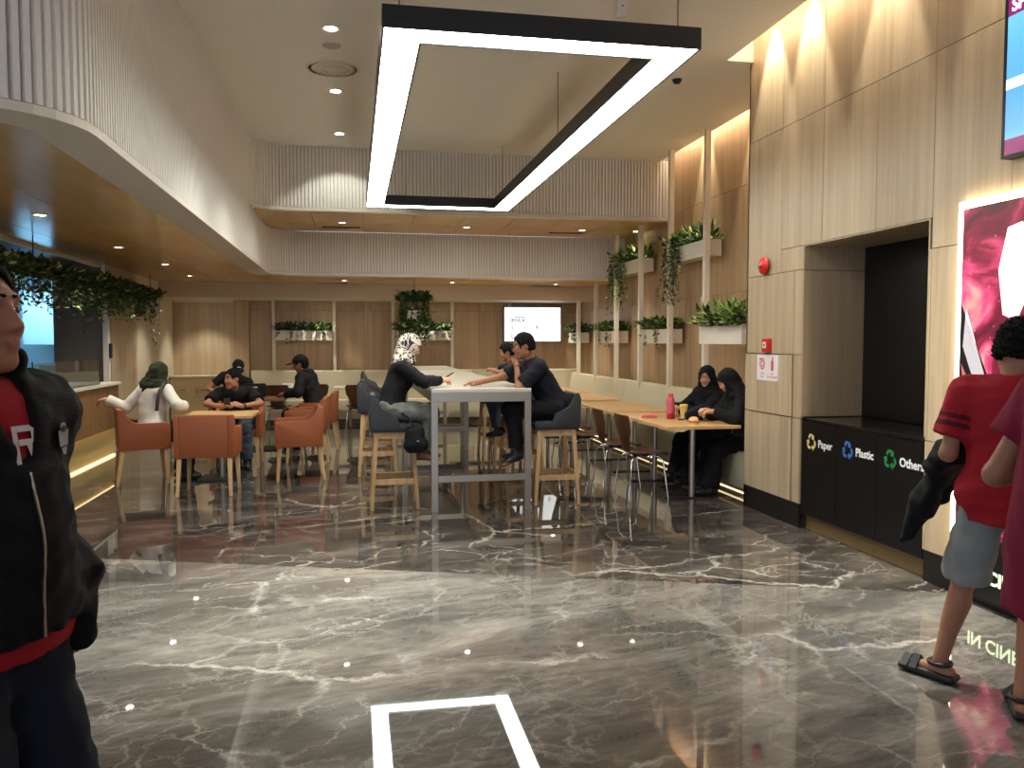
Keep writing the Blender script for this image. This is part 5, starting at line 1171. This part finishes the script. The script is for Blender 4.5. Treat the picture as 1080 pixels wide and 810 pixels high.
Rl = [[(-.045, -.05), (-.028, -.05), (-.028, .055), (-.045, .055)], [(-.028, .038), (.018, .038), (.018, .055), (-.028, .055)], [(-.028, .0), (.018, .0), (.018, .017), (-.028, .017)], [(.018, .005), (.032, .012), (.032, .045), (.018, .052)], [(-.004, .0), (.016, .0), (.036, -.05), (.016, -.05)]]
decal('shirt_letter', rs_, [[(-x*.75, z_*.75) for x, z_ in pl] for pl in Rl], -.012, 1.325, mat('print_pale', (206, 196, 200), .6), t, .007)
# ---- foreground: boy in the red T-shirt at the right
k = skeleton((0, 0, .93), 3, 0, 0, (-16, 22), 0, {0: dict(w=(-.20, .22, 1.10), pole=(-.25, -1, -.5), d=(.5, .9, 0), curl=.7), 1: dict(w=(.20, .20, 1.02), pole=(.7, -1, -.3), d=(-.5, .9, 0), curl=.7)},
             {0: dict(a=(-.27, .06, .095), pole=(-.1, 1, 0), d=(-1, .25, 0)), 1: dict(a=(.10, -.14, .095), pole=(.1, 1, 0), d=(-.3, .9, 0))}, .98)
RB = (2.745, 3.04, 0)
t, S = person('boy in a red T-shirt and grey shorts facing the poster', RB, (.78, .62), 1.65, k, M_skinA, .008, .0055)
ts = g_top(k, .024, .72, .13, .0, .014).noise(.003, .12, 24)
sl_ = k['sh'][0]; se = k['el'][0]; sv = nrm(se-sl_)
def stripes(c):
    o = np.zeros(len(c), int)
    for i in (0, 1):
        a, e = k['sh'][i], k['el'][i]; v = e-a; L = np.linalg.norm(v); q = (c-a)@(v/L)/L; rd = np.linalg.norm((c-a)-((c-a)@(v/L))[:, None]*(v/L), axis=1)
        o[(rd < .10) & (((q > .36) & (q < .44)) | ((q > .49) & (q < .57)))] = 1
    return o
solid('t_shirt', ts, [C_red, C_bord], t, .008, S, stripes)
solid('shorts', g_legs(k, .006, .97, .042, .0).noise(.004, .12, 25), C_short, t, .009, S); solid('hair', g_hair(k, .013, .05, -.07, 5, .008, .026), M_hair, t, .006, S)
for i in (0, 1):
    a, d = k['an'][i], k['fd'][i]; sd = np.cross(d, (0, 0, 1)); fl_ = a-A3((0, 0, .083))
    fr_ = np.stack((sd, d, A3((0, 0, 1))))
    sn = solid('sandal', Solid().u(BX(fl_+d*.055+A3((0, 0, .012)), (.046, .135, .017), fr_, .014)), C_shoe, t, .006, S)
    for pa, ra in (((.11, .052), .006), ((.155, .042), .006)):
        c0 = fl_+d*pa[0]; MB().bar(tuple((c0-sd*.05+A3((0, 0, .02)))*S), tuple((c0+A3((0, 0, pa[1]+.024)))*S), .008, .035, up=tuple(d)).bar(tuple((c0+A3((0, 0, pa[1]+.024)))*S), tuple((c0+sd*.05+A3((0, 0, .02)))*S), .008, .035, up=tuple(d)).build('strap', C_shoe, sn)
    ar = [tuple((a+A3((0, 0, -.012))+(d*math.cos(q)+sd*math.sin(q))*.047)*S) for q in np.linspace(0, 2*math.pi, 15)]; MB().tube(ar, .011, 8).build('strap', C_shoe, sn, 60)
# jacket over his left arm
jl_ = thing('folded_jacket', 'black jacket draped over the left forearm of the boy in red', 'jacket', RB, face_to(.78, .62)); e0, w0 = k['el'][0], k['wr'][0]
m_ = e0*.45+w0*.55; jd_ = Solid().u(RC(e0*.8+w0*.2, w0+nrm(w0-e0)*.03, .062, .066), k=.03).u(RC(m_+A3((-.06, .01, -.04)), m_+A3((-.16, -.04, -.30)), .058, .048), RC(m_+A3((-.04, .08, -.03)), m_+A3((-.10, .08, -.25)), .050, .040), RC(m_+A3((-.15, -.04, -.26)), m_+A3((-.21, -.08, -.44)), .058, .026), RC(m_+A3((-.05, -.04, .0)), m_+A3((-.10, -.08, -.08)), .05, .045), k=.05).sub(RC(e0, w0+nrm(w0-e0)*.10, .044, .042), k=.005).noise(.006, .09, 27)
solid('cloth', jd_, fabric('cloth_jacket', (15, 15, 16)), jl_, .009, S)
# ---- foreground: person in maroon at the right edge
k = skeleton((0, 0, .93), 2, 0, 0, (10, 8), 0, {0: dict(w=(-.21, .15, 1.12), pole=(-.15, -1, .0), d=(.4, .9, .1), curl=.7), 1: dict(w=(.21, .10, 1.12), pole=(.15, -1, .1), d=(-.4, .9, .1), curl=.7)}, None, 1.12)
t, S = person('person in a loose maroon shirt cut off by the right edge', (2.08, 2.045, 0), (.97, -.2), 1.72, k, M_skinA, .009, .006)
sm = g_top(k, .030, .55, .20, 0, .006); sm.u(RC(k['P']-k['up']*.19, k['P']+k['up']*.20, .185, .15, fr=k['fr'], flat=(1, .95, 1), capa=True), k=.05)
solid('shirt', sm.noise(.004, .14, 28), C_maroon, t, .009, S); solid('trousers', g_legs(k, .010, 2.0, .03), C_robe, t, .010, S); solid('hair', g_hair(k, .012), M_hair, t, .008, S)
for i in (0, 1): solid('shoe', g_shoe(k, i), C_shoe, t, .010, S)
